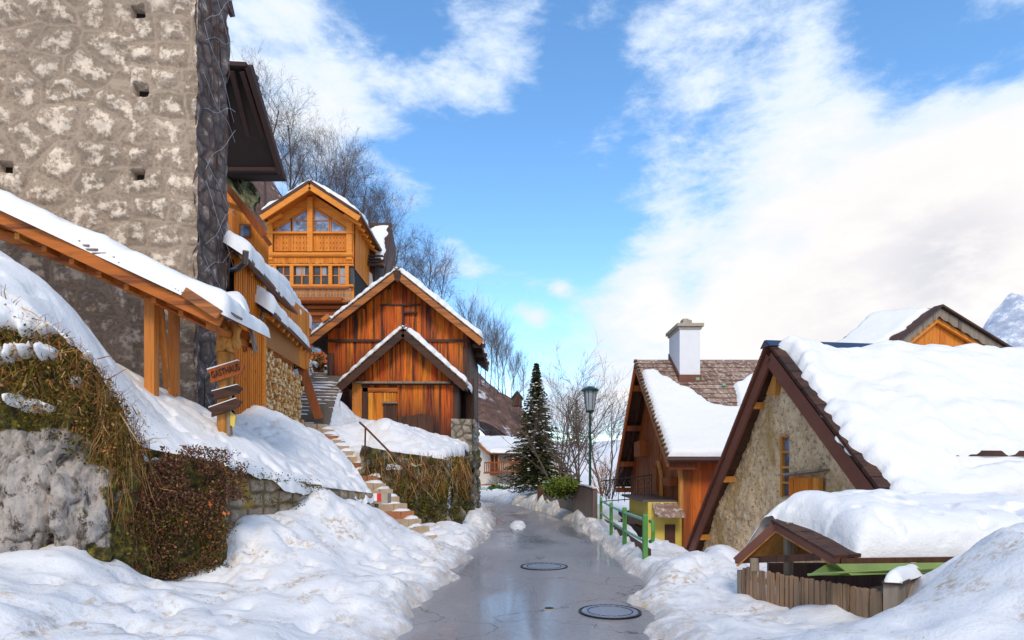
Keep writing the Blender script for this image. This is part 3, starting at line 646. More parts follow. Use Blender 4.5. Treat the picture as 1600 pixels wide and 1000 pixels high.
mb.build('wire_net', simple('wire', (.42, .44, .50), .4, .6) or M['wire'], tw)
mb = MB(); mb.beam(P(352, -20, 12.2), P(361, 22, 12.2), .10, .16, (0, -1, 0)); mb.build('eave_corner', M['dark_wood'], tw)

# ------------------------------------------------------------------ covered stair canopy
cn = thing('stair_canopy', 'snow-covered sloping timber canopy on posts in front of the stone tower', 'canopy', (-5.6, 9.4, 2.9))
nf, nb = 8.6, 10.4            # front and back distance
zf = lambda px, py, D: P(px, py, D)
F0, F1 = P(-260, 203, 8.6), P(345, 487, 8.6)     # lower edge of snow, front
sl_ = (F1 - F0).normalized(); Bk = V((0, 1.75, .05))
mb = MB(); mb.slab(F0, F1, F1 + Bk, F0 + Bk, .035); mb.build('roof_deck', M['canopy_wood'], cn)
mb = MB()
for i in range(46):            # short board ends of the covering
    t = i / 45; q = F0.lerp(F1, t) + V((0, -.03, .012)); mb.beam(q, q + V((0, .5, .0)), .20, .03, (0, 0, 1))
mb.build('shingle_edge', M['weathered'], cn)
mb = MB()
dn = V((0, 0, -1))
mb.beam(F0 + dn * .13, F1 + dn * .13, .05, .17); mb.build('fascia', M['canopy_wood'], cn)
for k, yy in enumerate((.35, .85, 1.35)):
    mb = MB(); mb.beam(F0 + dn * .15 + V((0, yy, 0)), F1 + dn * .15 + V((0, yy, 0)) - sl_ * .2, .11, .16); mb.build('rafter', M['canopy_wood'], cn)
mb = MB()
for i in range(14):
    q = F0.lerp(F1, i / 14 + .03) + dn * .28; mb.beam(q + V((0, .1, 0)), q + V((0, 1.7, 0)), .07, .08)
mb.build('purlin', M['canopy_wood'], cn)
mb = MB(); mb.beam(P(-260, 262, 9.0), P(338, 500, 9.0), .12, .15); mb.build('plate_beam', M['canopy_wood'], cn)
mb = MB(); mb.beam(P(-260, 235, 8.75), P(330, 490, 8.75), .07, .10); mb.build('edge_beam', M['canopy_wood'], cn)
mb = MB(); mb.beam(P(288, 456, 8.5), P(343, 492, 8.5), .05, .14); mb.build('verge_board', M['verge_wood'], cn)
for (px, D) in ((237, 9.1), (272, 9.75)):
    mb = MB(); t_ = P(px, 452 if px == 237 else 470, D); mb.box((t_.x, D, (t_.z + 2.3) / 2), (.15 if px == 237 else .12, .13, t_.z - 2.3)); mb.build('post', M['post_wood'], cn)
mb = MB(); mb.beam(P(250, 478, 9.2), P(262, 605, 9.5), .09, .07); mb.build('brace', M['post_wood'], cn)
mb = MB(); mb.beam(P(236, 458, 9.0), P(330, 502, 9.0), .10, .10); mb.box(tuple(P(234, 446, 9.0)), (.22, .2, .16)); mb.build('bracket', M['post_wood'], cn)
mb = MB(); mb.tube([P(345, 490, 8.6), P(352, 497, 9.3), P(340, 500, 10)], .03, 8); mb.build('gutter', M['grey_gutter'], cn)
A_ = F0 + V((0, 1.75, .06)); B_ = F1 + Bk + sl_ * .1; roof_snow('snow_cover', A_, B_, F1 + sl_ * .12, F0, .24, cn, 3, r=.2, over=.08, wig=.05)
mb = MB()
for k in range(900):           # moss fringe on the lower end
    t = R.random() ** .6; q = F0.lerp(F1, .74 + .26 * t) + V((0, R.uniform(-.07, .02), R.uniform(-.05, .04))); s_ = .02
    a = V((R.uniform(-1, 1), R.uniform(-1, 1), R.uniform(-1, 1))) * s_; b_ = V((R.uniform(-1, 1), R.uniform(-1, 1), R.uniform(-1, 1))) * s_
    mb.add([q, q + a, q + b_], [(0, 1, 2)])
mb.build('moss', M['green_moss'], cn)

# little end roof with a hanging board
er = thing('small_snowy_roof', 'small snow-capped board roof hanging at the low end of the timber canopy', 'roof', tuple(P(372, 520, 10)))
mb = MB(); mb.slab(P(336, 493, 9.9), P(384, 486, 9.9), P(392, 490, 10.8), P(345, 500, 10.8), .05); mb.build('board_roof', M['weathered'], er)
mb = MB(); mb.slab(P(384, 488, 9.85), P(400, 552, 9.85), P(404, 548, 10.7), P(390, 488, 10.7), .03); mb.build('side_board', M['weathered'], er)
mb = MB(); mb.beam(P(366, 500, 9.95), P(384, 550, 9.95), .05, .06); mb.build('strut', M['canopy_wood'], er)
mb = MB(); mb.beam(P(330, 500, 9.9), P(380, 492, 9.9), .05, .08); mb.build('bearer', M['weathered'], er)
roof_snow('snow_cover', P(338, 486, 10.8), P(388, 480, 10.8), P(389, 487, 9.75), P(338, 493, 9.75), .26, er, 4, r=.16, wig=.03, res=.03, over=.05)

# ------------------------------------------------------------------ carved signpost
sp = thing('carved_signpost', 'carved wooden signpost with three arrow boards beside the stone tower', 'signpost', tuple(P(348, 672, 9.4)))
mb = MB(); mb.tube([P(352, 690, 9.4), P(350, 640, 9.4), P(354, 590, 9.4), P(352, 552, 9.4)], [.12, .10, .11, .13], 9); mb.build('post', M['mill_wood'], sp, True)
mb = MB()
for (px, py, h, r_) in ((345, 552, .42, .065), (352, 546, .40, .06), (360, 550, .34, .055), (369, 545, .62, .06)):   # upright carved figures
    b_ = P(px, py, 9.4); n = 8
    mb.tube([b_ + V((.015 * math.sin(i * 2.2), 0, h * i / n)) for i in range(n + 1)], [r_ * (1.15 + .35 * math.sin(i * 2.4 + px)) * (1 - .55 * (i / n) ** 3) for i in range(n + 1)], 8)
mb.build('carving', M['mill_wood'], sp, True)
def arrow(name, x0, y0, x1, y1, D, h, mt, txt=None):
    a, b_ = P(x0, y0, D), P(x1, y1, D - .05); d = (b_ - a).normalized(); L = (b_ - a).length; up = V((0, 0, 1)) - d * d.z; up.normalize()
    q = lambda s, t: a + d * (s * L) + up * (t * h)
    mb = MB(); mb.prism([q(-.02, .5), q(.05, .08), q(0, -.52), q(.84, -.5), q(1.0, .02), q(.85, .5)], (0, .05, 0)); o = mb.build(name, mt, sp)
    mb = MB(); mb.prism([q(0, .52), q(.86, .52), q(.86, .60), q(0, .61)], (0, .05, 0)); mb.build('snow_cap', M['snow'], o)
    if txt:
        cu = bpy.data.curves.new('lettering', 'FONT'); cu.body = txt; cu.size = h * .72; cu.extrude = .006; cu.align_x = 'CENTER'; cu.align_y = 'CENTER'; cu.space_character = 1.05
        tmp = bpy.data.objects.new('lettering', cu); me = bpy.data.meshes.new_from_object(tmp); bpy.data.objects.remove(tmp); me.name = 'lettering'
        me.materials.clear(); me.materials.append(M['dark_wood']); t = bpy.data.objects.new('lettering', me); COL.objects.link(t); t.parent = o
        N_ = d.cross(up); m_ = Matrix((d, up, N_)).transposed().to_4x4(); m_.translation = q(.47, 0) + V((0, -.012, 0)) - ORG[o.name]; t.matrix_local = m_
        t.scale = (.62, 1, 1)
arrow('arrow_board', 326, 588, 382, 571, 9.22, .20, M['brown_wood'], 'GASTHAUS')
arrow('arrow_board', 332, 618, 378, 606, 9.22, .13, M['dark_wood'])
arrow('arrow_board', 328, 644, 377, 627, 9.22, .14, M['dark_wood'])
mb = MB(); mb.box(tuple(P(358, 655, 9.3)), (.05, .05, .5)); mb.build('marker_stake', M['weathered'], sp)
mb = MB(); mb.prism([P(359, 642, 9.28), P(368, 650, 9.28), P(366, 668, 9.28), P(359, 664, 9.28)], (0, .03, 0)); mb.build('yellow_marker', M['yellow_wall'], sp)

# ------------------------------------------------------------------ retaining walls
rw = thing('retaining_wall', 'mossy coursed stone retaining wall below the left snow slope', 'wall', (-3.4, 9, .3))
a, b_ = V((-3.82, 7.9, -.1)), V((-3.2, 10.15, -.1)); c_ = V((-2.72, 12.25, -.1))
stone_wall('wall_face', a, b_ - a, (b_ - a).length, 2.0, M['wall_stone'], rw, cell=(.34, .21), blocks=True, res=.02, depth=.05, seed=21, mort=.03, top=lambda s: 1.84 - .13 * s + .03 * fbm(s, 0, 0, 3, 2, 5))
stone_wall('wall_end', b_, c_ - b_, (c_ - b_).length, 1.6, M['wall_stone'], rw, cell=(.34, .2), blocks=True, res=.03, depth=.05, seed=22, mort=.03, top=lambda s: 1.5 - .085 * s)
mb = MB(); mb.box((-2.86, 12.25, 1.13), (.78, .36, .2), .0); mb.build('coping_stone', M['concrete'], rw)
wp = thing('trail_marker', 'red white red painted trail mark on the end stone of the low wall', 'trail mark', tuple(P(586, 778, 12.02)))
for (x0, x1, mt) in ((576, 582.5, 'red_paint'), (582.5, 589, 'white_paint'), (589, 595.5, 'red_paint')):
    mb = MB(); mb.box(tuple(P((x0 + x1) / 2, 777, 12.06)), ((x1 - x0) / 950 * 12.06 - .001, .012, .155)); mb.build('stripe', M[mt], wp)
mw = thing('mossy_wall', 'mossy rough stone wall holding up the snowy terrace before the wooden barns', 'wall', (-2.4, 16.2, .1))
pts = [V((-3.75, 14.9, 0)), V((-1.70, 16.28, 0)), V((-1.48, 18.6, 0)), V((-1.42, 23.4, 0))]
for i, tp in enumerate(((2.42, 2.08), (2.10, 2.25), (2.25, 2.7))):
    a, b_ = pts[i], pts[i + 1]; L = (b_ - a).length
    stone_wall('wall_face', a - V((0, 0, .1)), b_ - a, L, 2.2, M['mossy_stone'], mw, cell=(.5, .4), jit=.9, res=.04, depth=.14, seed=31 + i, top=lambda s, tp=tp, L=L: tp[0] + (tp[1] - tp[0]) * s / L, bulge=lambda s, t: .16 * fbm(s, t, 0, 1.2, 3, 8), mort=.05)
# hanging grass on the mossy wall
def strands(mb, n, base, dirf, L, w, seg=3):
    for _ in range(n):
        p = base(); d = dirf(p); l = R.uniform(*L); ww = R.uniform(*w); side = V((R.uniform(-1, 1), R.uniform(-.4, .4), R.uniform(-.3, .3))).normalized() * ww
        pts = [p]; v = d * (l / seg)
        for k in range(seg): v = v + V((R.uniform(-.3, .3), R.uniform(-.3, .3), -R.uniform(.0, .45))) * (l / seg); pts.append(pts[-1] + v)
        vs = []
        for k, q in enumerate(pts): f = 1 - .7 * k / seg; vs += [q - side * f, q + side * f]
        mb.add(vs, [(2 * k, 2 * k + 1, 2 * k + 3, 2 * k + 2) for k in range(seg)])
def leaves(mb, n, base, s):
    for _ in range(n):
        p = base(); r_ = R.uniform(*s); a = V((R.gauss(0, 1), R.gauss(0, 1), R.gauss(0, 1))).normalized(); b_ = a.orthogonal().normalized() * r_ * .6; a = a * r_
        mb.add([p - a, p - b_, p + a, p + b_], [(0, 1, 2, 3)])
def on_poly(pts, out=.1):
    L = [(pts[i + 1] - pts[i]).length for i in range(len(pts) - 1)]
    def f(z0, z1):
        u = R.uniform(0, sum(L)); i = 0
        while u > L[i] and i < len(L) - 1: u -= L[i]; i += 1
        d = (pts[i + 1] - pts[i]).normalized(); q = pts[i] + d * u; nrm = d.cross(V((0, 0, 1))); return q + nrm * R.uniform(-.02, out) + V((0, 0, R.uniform(z0, z1)))
    return f
f = on_poly(pts[:3], .22); mb = MB()
strands(mb, 700, lambda: f(1.3, 2.2), lambda p: V((R.uniform(-.3, .5), R.uniform(-.8, 0), -.5)), (.2, .6), (.004, .009))
o = mb.build('hanging_dry_grass', M['dry_grass'], None); tagp(o, 'dry grass hanging over the mossy terrace wall', 'grass', kind='stuff')
mb = MB(); leaves(mb, 5200, lambda: f(.3, 2.1) if R.random() < .55 else f(.2, 1.4), (.015, .05))
o = mb.build('wall_moss', M['green_moss'], None); tagp(o, 'green brown moss clinging to the terrace wall', 'moss', kind='stuff')

# stone pillar under the barn corner
pl_ = thing('stone_pillar', 'rough rubble stone pier under the right corner of the large wooden barn', 'pillar', (-2.0, 21.6, 0))
a = V((-2.12, 21.2, 0)); stone_wall('front_face', a, (1, 0, 0), .72, 3.55, M['pillar_stone'], pl_, cell=(.3, .24), jit=.9, res=.03, depth=.09, seed=41)
stone_wall('side_face', a + V((.72, 0, 0)), (0, 1, 0), 3.6, 3.55, M['pillar_stone'], pl_, cell=(.36, .26), jit=.9, res=.04, depth=.09, seed=42)

# ------------------------------------------------------------------ stairs
st = thing('stone_stairs', 'lower flight of snowy stone steps climbing beside the terrace wall', 'stairs', (-2.0, 12.6, .2))
a, b_ = V((-1.82, 12.75, .12)), V((-5.55, 16.75, 3.02)); n = 19; d = (b_ - a); dh = V((d.x, d.y, 0)).normalized(); ang = math.atan2(dh.y, dh.x)
wood_i = {4: 1, 9: 1, 11: 1, 16: 1}
mred = simple('step_brick', (.42, .16, .07), .85, 0, .3, 9); simple('step_stone', (.46, .34, .22), .85, 0, .35, 8)
for i in range(n):
    p = a + d * (i / (n - 1)); mb = MB(); nn_ = 3; sx = V((-dh.y, dh.x, 0))
    for k in range(nn_):
        w = 1.05 / nn_; c2 = p + sx * ((k - 1) * w) + dh * R.uniform(-.03, .03) + V((0, 0, R.uniform(-.015, .015))) - dh * 0 + dh * .22
        mb.box(c2 - V((0, 0, .12)), (.5, w * .97, .24), ang, (R.uniform(-.03, .03), 'X'))
    s_ = mb.build('step', M['step_brick'] if i in wood_i else M['step_stone'], st)
    if i < n - 1:
        q0 = p + dh * .02; hw = R.uniform(.15, .4); o0 = R.uniform(-.1, .3)
        A = p + dh * .32 + sx * -.55; B = p + dh * .32 + sx * .55; Cc = p + dh * .10 + sx * .55; D = p + dh * (.03 if R.random() < .5 else .1) + sx * -.55
        sn = roof_snow('snow_patch', A, B, Cc, D, .10, s_, 50 + i, r=.09, wig=.10, res=.05, holes=lambda u, v, q, o=o0: np.clip(1.25 - 1.6 * np.exp(-((u - .5 - o * .6) / .26) ** 2), 0, 1))
st2 = thing('stone_stairs', 'upper flight of dark stone steps climbing between firewood shed and barn', 'stairs', (-5.6, 17, 3))
a, b_ = V((-5.85, 17.1, 3.05)), V((-7.45, 24.6, 5.7)); n = 17; d = b_ - a; dh = V((d.x, d.y, 0)).normalized(); ang = math.atan2(dh.y, dh.x); simple('dark_step', (.16, .125, .10), .85, 0, .35, 8)
for i in range(n):
    p = a + d * (i / (n - 1)); mb = MB(); mb.box(p + dh * .2 - V((0, 0, .1)), (.5, 1.25, .2), ang); s_ = mb.build('step', M['dark_step'], st2)
    sx = V((-dh.y, dh.x, 0)); hw = R.uniform(-.3, .1)
    roof_snow('snow_patch', p + dh * .42 + sx * .55, p + dh * .42 + sx * hw, p + dh * .16 + sx * hw, p + dh * .14 + sx * .55, .08, s_, 80 + i, r=.06, wig=.07, res=.05)
hr = thing('stair_handrail', 'thin rusty iron handrail slanting down beside the stone steps', 'handrail', tuple(P(572, 720, 15)))
mb = MB(); mb.tube([P(570, 722, 14.7), P(571, 667, 14.7)], .022, 8); mb.build('post', M['rust_iron'], hr)
mb = MB(); mb.tube([P(562, 660, 15.0), P(571, 668, 14.7), P(652, 750, 14.2), P(668, 767, 14.1)], .024, 8); mb.build('rail', M['rust_iron'], hr)
# ------------------------------------------------------------------ gabled wooden buildings seen from the front
def gable_front(root, x0, x1, y, depth, zb, ze, zr, xr, over, front, mats, th=.09, snow=.22, seed=0, planks_w=.17, tie=None, lean=0, snowamp=1.0, scal=.35, base_top=None, vw=.20, extra_wall=True):
    """x0..x1 eave corners of the roof, ridge above xr; walls stand inside by `over`; y is the front wall, the verge stands `front` before it"""
    wx0, wx1 = x0 + over, x1 - over; yf = y - front; yb = y + depth
    sl0 = (zr - ze) / (xr - x0); sl1 = (zr - ze) / (x1 - xr)
    top = lambda s: (zr - .02 - (xr - (wx0 + s)) * sl0) if wx0 + s < xr else (zr - .02 - ((wx0 + s) - xr) * sl1)
    tz = tie if tie else (zb + .01)
    if tie:
        mb = MB(); planks(mb, (wx0, y, 0), (1, 0, 0), wx1 - wx0, top, C_(tie + .04), planks_w, .03, seed=seed); mb.build('gable_boards', mats['gable'], root)
        mb = MB(); mb.box(((wx0 + wx1) / 2, y - .05, tie), (wx1 - wx0 + .1, .12, .10)); mb.build('tie_beam', mats['tie'], root)
        wall_top = lambda s: min(top(s), tie - .04)
    else: wall_top = top
    mb = MB(); planks(mb, (wx0, y, 0), (1, 0, 0), wx1 - wx0, wall_top, C_(zb), planks_w, .03, seed=seed + 1); fw = mb.build('front_wall', mats['wall'], root)
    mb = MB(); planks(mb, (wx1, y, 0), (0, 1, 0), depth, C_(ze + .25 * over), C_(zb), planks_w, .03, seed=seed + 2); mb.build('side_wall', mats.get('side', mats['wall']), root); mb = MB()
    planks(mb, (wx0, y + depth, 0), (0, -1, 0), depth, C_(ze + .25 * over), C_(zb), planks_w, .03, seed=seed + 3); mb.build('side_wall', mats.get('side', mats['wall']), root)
    mb = MB(); i_ = .02; mb.prism([(wx0 + i_, y + .01, zb), (wx1 - i_, y + .01, zb), (wx1 - i_, y + .01, top(wx1 - wx0) - .06), (xr, y + .01, zr - .08), (wx0 + i_, y + .01, top(0) - .06)], (0, depth - .02, 0)); mb.build('inner_lining', M['gap_black'], root)
    for (xe, sgn) in ((x0, -1), (x1, 1)):
        mb = MB(); A, B = V((xr, yf, zr)), V((xe, yf, ze)); dy = V((0, yb - yf + .2, 0)); mb.slab(A, B, B + dy, A + dy, th)
        rf = mb.build('roof', mats['roof'], root)
        d = (B - A).normalized(); nrm = V((0, -1, 0)); up = V((-d.z, 0, d.x)) if False else V((0, 0, 1))
        mb = MB(); off = V((0, -.025, -vw * .62)); mb.beam(A + off + d * .0, B + off + d * .02, .05, vw * .8, (0, 0, 1)); mb.build('verge_board', mats['verge'], rf)
        mb = MB(); n_ = int((B - A).length / .28)
        for k in range(n_ + 1):
            q = A.lerp(B, k / n_) + V((0, -.02, .015)); mb.beam(q - d * .17, q + d * .17 + V((0, 0, .0)), .12, .035, (-d.z * sgn, 0, abs(d.x)))
        mb.build('shingle_edge', mats.get('shingle', M['weathered']), rf)
        sg = .03
        roof_snow('snow_cover', A + V((0, .10 + sg, .03)), A + dy + V((0, 0, .03)), B + dy + V((0, 0, .03)), B + V((0, .10 + sg, .03)), snow, rf, seed + 7 + sgn, r=snow * .8, wig=.10, over=.05, scal=scal, amp=snowamp)
        if over > .25:
            mb = MB()
            for k in range(4):
                f = (.12 + .29 * k); q = A.lerp(B, f) + V((0, 0, -th - .09)); mb.beam(q, q + V((0, front + .1, 0)), .11, .12)
            mb.build_each('purlin_end', mats['tie'], rf)
    return top, wx0, wx1

# large barn
Y = 24.3
bx0, bx1, bxr = P(482, 0, Y - .7).x, P(752, 0, Y - .7).x, P(620, 0, Y - .7).x
zr, ze = P(0, 422, Y - .7).z, P(0, 524, Y - .7).z - .1
bn = thing('large_barn', 'large weathered orange brown wooden barn with snowy gable roof', 'barn', ((bx0 + bx1) / 2, Y, 2.7))
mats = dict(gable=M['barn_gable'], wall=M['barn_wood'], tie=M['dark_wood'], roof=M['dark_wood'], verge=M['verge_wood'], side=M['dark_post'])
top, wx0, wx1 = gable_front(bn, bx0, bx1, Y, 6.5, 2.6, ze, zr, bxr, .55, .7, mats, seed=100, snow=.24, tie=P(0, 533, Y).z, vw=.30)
mb = MB(); mb.box((wx0 + .14, Y - .07, (2.6 + 7.0) / 2 - .3), (.24, .10, 3.9)); mb.box((wx1 - .1, Y - .07, 4.6), (.24, .1, 4.2)); mb.build_each('corner_post', M['dark_post'], bn)
mb = MB(); mb.box((wx1 + .1, Y - .3, 4.4), (.34, .34, 1.9)); mb.build('corner_post', M['dark_post'], bn)
x_ = P(597, 0, Y).x; z_ = P(0, 478, Y).z
mb = MB(); mb.box((x_ + .75, Y - .09, z_ + .02), (1.6, .05, .06)); mb.box((x_, Y - .08, z_ - .7), (.06, .05, 1.35)); mb.box((x_ + .85, Y - .08, z_ - .7), (.06, .05, 1.35)); mb.box((x_ + 1.15, Y - .11, z_ - .3), (.55, .08, .07)); mb.build('loft_door_frame', M['dark_wood'], bn)
mb = MB(); planks(mb, (x_ + .03, Y - .035, 0), (1, 0, 0), .8, C_(z_), C_(z_ - 1.35), .14, .03, seed=5); mb.build('loft_door', M['annex_wood'], bn)
mb = MB(); q = P(621, 424, Y - .75); mb.prism([q + V((-.16, 0, -.05)), q + V((-.12, 0, -.3)), q + V((0, 0, -.42)), q + V((.12, 0, -.3)), q + V((.16, 0, -.05)), q + V((0, 0, .12))], (0, .08, 0)); mb.build('gable_shield', M['dark_wood'], bn)
mb = MB(); mb.box(tuple(P(510, 498, Y - .6)), (.32, .3, .16), 0, (-.6, 'Y')); mb.build('loose_tile', M['orange_frame'], bn)
mb = MB()
for k in range(3): mb.box((bx1 - .12 + .02 * k, Y - .2 + 1.6 * k, ze - .2 - .05 * k), (.5, .12, .14))
mb.build_each('bracket', M['dark_wood'], bn)

# small annex barn in front
Y = 22.0
ax0, ax1, axr = P(531, 0, Y - .5).x, P(727, 0, Y - .5).x, P(630, 0, Y - .5).x
zr, ze = P(0, 513, Y - .5).z, P(0, 596, Y - .5).z - .05
an = thing('small_barn', 'small wooden annex barn with snowy gable built against the large barn', 'barn', ((ax0 + ax1) / 2, Y, 2.7))
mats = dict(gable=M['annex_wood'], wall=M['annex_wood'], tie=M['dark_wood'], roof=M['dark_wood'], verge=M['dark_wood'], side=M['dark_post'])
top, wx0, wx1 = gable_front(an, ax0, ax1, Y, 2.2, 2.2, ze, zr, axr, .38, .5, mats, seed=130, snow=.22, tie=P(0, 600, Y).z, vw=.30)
mb = MB(); mb.box(((wx0 + wx1) / 2 - .05, Y - .16, P(0, 599, Y).z), (wx1 - wx0 - .25, .2, .07)); mb.build('weather_ledge', M['weathered'], an)
mb = MB(); mb.box((wx0 + .13, Y - .08, 3.6), (.34, .1, 2.7)); mb.build('corner_post', M['post_wood'], an)
mb = MB(); mb.box((wx0 + .42, Y - .07, 3.6), (.2, .09, 2.7)); mb.box((wx1 - .02, Y - .08, 3.5), (.15, .12, 2.6)); mb.build_each('corner_post', M['dark_post'], an)
x_ = P(568, 0, Y).x; x2 = P(620, 0, Y).x; zt, zb_ = P(0, 614, Y).z, P(0, 668, Y).z
mb = MB(); planks(mb, (x_, Y - .045, 0), (1, 0, 0), x2 - x_, C_(zt), C_(zb_ - .2), .2, .03, seed=9); dr = mb.build('door', M['new_planks'], an)
mb = MB(); mb.box(((x_ + x2) / 2, Y - .09, zt + .1), (x2 - x_ + .1, .05, .14)); mb.build('door_lintel', M['canopy_wood'], an)
mb = MB(); q = P(610, 645, Y); planks(mb, (q.x - .24, Y - .085, 0), (1, 0, 0), .5, C_(P(0, 632, Y).z), C_(P(0, 668, Y).z), .16, .03, seed=12); h_ = mb.build('hatch', M['dark_post'], an)
mb = MB(); mb.box((q.x, Y - .15, P(0, 630, Y).z), (.56, .09, .05)); mb.build('hatch_ledge', M['weathered'], h_)
mb = MB(); planks(mb, (P(622, 0, Y).x, Y - .055, 0), (1, 0, 0), P(678, 0, Y).x - P(622, 0, Y).x, lambda s: P(0, 637, Y).z - .25 + .10 * float(vnoise(s * 2.3, 0, 0, 5)), C_(2.2), .26, .03, seed=14); mb.build('stained_door', M['dark_post'], an)

# ------------------------------------------------------------------ orange chalet up the hill
Y = 34.0; xl, xrr, xm = P(418, 0, Y).x, P(553, 0, Y).x, P(487, 0, Y).x; yo = Y - 1.1
ch = thing('orange_chalet', 'tall orange larch chalet with glazed gable above the barns', 'house', ((xl + xrr) / 2, Y, 6.5))
z = lambda py, D=Y: P(0, py, D).z; x = lambda px, D=Y: P(px, 0, D).x
A = P(484, 283, yo); Lf = P(408, 332, yo); Rt = P(561, 333, yo)
for (Bp, sd_) in ((Lf, -1), (Rt, 1)):
    dy = V((0, 5.6, 0)); mb = MB(); mb.slab(A, Bp, Bp + dy, A + dy, .14); rf = mb.build('roof', M['larch'], ch)
    mb = MB(); mb.beam(A + V((0, -.04, -.03)), Bp + V((0, -.04, -.03)), .06, .16); mb.build('roof_edge', M['dark_wood'], rf)
    mb = MB(); mb.beam(A + V((0, -.0, -.30)), Bp + V((0, 0, -.30)), .09, .30); mb.build('verge_board', M['larch_beam'], rf)
    roof_snow('snow_cover', A + V((0, .05, .06)), A + dy + V((0, 0, .06)), Bp + dy + V((0, 0, .06)), Bp + V((0, .05, .06)), .26, rf, 151 + sd_, r=.2, wig=.14, res=.1)
    mb = MB()
    for k in range(7):
        q = Bp + V((-.45 * sd_, .5 + .8 * k, -.22)); mb.beam(q - V((.5 * sd_, 0, -.33)), q + V((.42 * sd_, 0, -.24)), .12, .14)
    mb.build_each('rafter_end', M['larch_beam'], rf)
    mb = MB(); q = Bp + V((.06 * sd_, 0, -.08)); mb.tube([q, q + dy], .09, 8); mb.build('gutter', M['gutter'], rf)
topf = lambda s: min((A.z - .2) - abs((xl + s) - xm) * (A.z - Lf.z) / (A.x - Lf.x), 99)
mb = MB(); mb.prism([(xl, Y + .12, 5.5), (xrr, Y + .12, 5.5), (xrr, Y + .12, topf(xrr - xl)), (xm, Y + .12, topf(xm - xl)), (xl, Y + .12, topf(0))], (0, 4.2, 0)); mb.build('inner_lining', M['gap_black'], ch)
mb = MB(); planks(mb, (xrr + .02, Y + .1, 0), (0, 1, 0), 4.3, C_(topf(xrr - xl)), C_(z(420)), .16, .03, seed=8); mb.build('side_wall', M['larch'], ch); mb = MB(); planks(mb, (xl - .02, Y + 4.4, 0), (0, -1, 0), 4.3, C_(topf(0)), C_(z(420)), .16, .03, seed=8); mb.build('side_wall', M['larch'], ch)
mb = MB(); planks(mb, (xrr - .05, Y + .1, 0), (0, 1, 0), 4.3, C_(z(420)), C_(5.5), .2, .03, seed=9); mb.build('lower_side_wall', M['brown_wood'], ch)
mb = MB(); planks(mb, (xl, Y + .08, 0), (1, 0, 0), xrr - xl, topf, C_(z(470)), .3, .03, seed=3); mb.build('gable_backing', M['larch_beam'], ch)
# the gable is glass: posts, panes, mullions
def pane_poly(name, pts, fr=.09, mt='attic_glass', bars=()):
    pts = [V(p) for p in pts]; c0 = sum(pts, V()) / len(pts)
    mb = MB(); n = len(pts)
    for i in range(n): mb.beam(pts[i], pts[(i + 1) % n], .12, fr, (0, 1, 0)) if False else mb.beam(pts[i], pts[(i + 1) % n], fr, .10, (0, -1, 0))
    for p, q in bars: mb.beam(p, q, fr * .6, .07, (0, -1, 0))
    f = mb.build(name, M['orange_frame'], ch); mb = MB(); mb.prism([p + V((0, .03, 0)) for p in pts], (0, .02, 0)); mb.build('pane', M[mt], f); return f
yy = Y - .06
def gtop(px): return min(z(303), topf(x(px) - xl) - .55)
for seg in ((432, 456), (457, 483), (491, 515), (517, 541)):
    a0, a1 = x(seg[0]), x(seg[1]); zt0, zt1 = topf(a0 - xl) - .72, topf(a1 - xl) - .72; zb0 = z(364)
    pane_poly('window', [(a0, yy, zb0), (a1, yy, zb0), (a1, yy, zt1), (a0, yy, zt0)], bars=[((a0, yy, z(345)), (a1, yy, z(345)))] + ([((a0, yy, z(325)), (a1, yy, z(325)))] if seg[0] in (457, 491) else []))
mb = MB(); mb.box((xm, yy - .12, (z(396) + A.z - .5) / 2), (.30, .3, A.z - .5 - z(396))); mb.build('centre_post', M['larch_beam'], ch)
for px in (424, 547):
    mb = MB(); mb.box((x(px), yy - .02, (z(405) + topf(x(px) - xl)) / 2 - .2), (.30, .3, topf(x(px) - xl) - z(405) - .2)); mb.build('corner_post', M['larch_beam'], ch)
mb = MB()
for xa in (xl, xrr): mb.prism([(xa, Y - .08, topf(xa - xl) - .62), (xm, Y - .08, topf(xm - xl) - .62), (xm, Y - .08, topf(xm - xl)), (xa, Y - .08, topf(xa - xl))], (0, .12, 0))
mb.build_each('gable_lining', M['larch_beam'], ch)
mb = MB(); planks(mb, (x(430), Y - .1, 0), (1, 0, 0), x(484) - x(430), C_(z(368)), C_(z(394)), .14, .03, seed=33); planks(mb, (x(490), Y - .1, 0), (1, 0, 0), x(542) - x(490), C_(z(368)), C_(z(394)), .14, .03, seed=34); mb.build('parapet_boards', M['larch'], ch)
mb = MB(); mb.box(((xl + xrr) / 2, Y - .15, z(366)), (xrr - xl, .26, .10)); mb.build('sill_beam', M['larch_beam'], ch)
mb = MB()
for px in np.arange(434, 542, 5.2):
    if 482 < px < 492: continue
    for py in (373, 381, 389): mb.box((x(px), Y - .125, z(py)), (.035, .03, .10))
mb.build('cut_outs', M['dark_wood'], ch)
mb = MB(); mb.tube([(xl, Y - .2, z(400)), (xrr, Y - .2, z(400))], .13, 10); mb.build('log_beam', M['larch_beam'], ch)
mb = MB(); planks(mb, (xl, Y - .12, 0), (1, 0, 0), xrr - xl, C_(z(404)), lambda s: z(414) + .06 * abs(math.sin(s * 9)), .2, .05, seed=35); mb.build('apron_boards', M['larch'], ch)
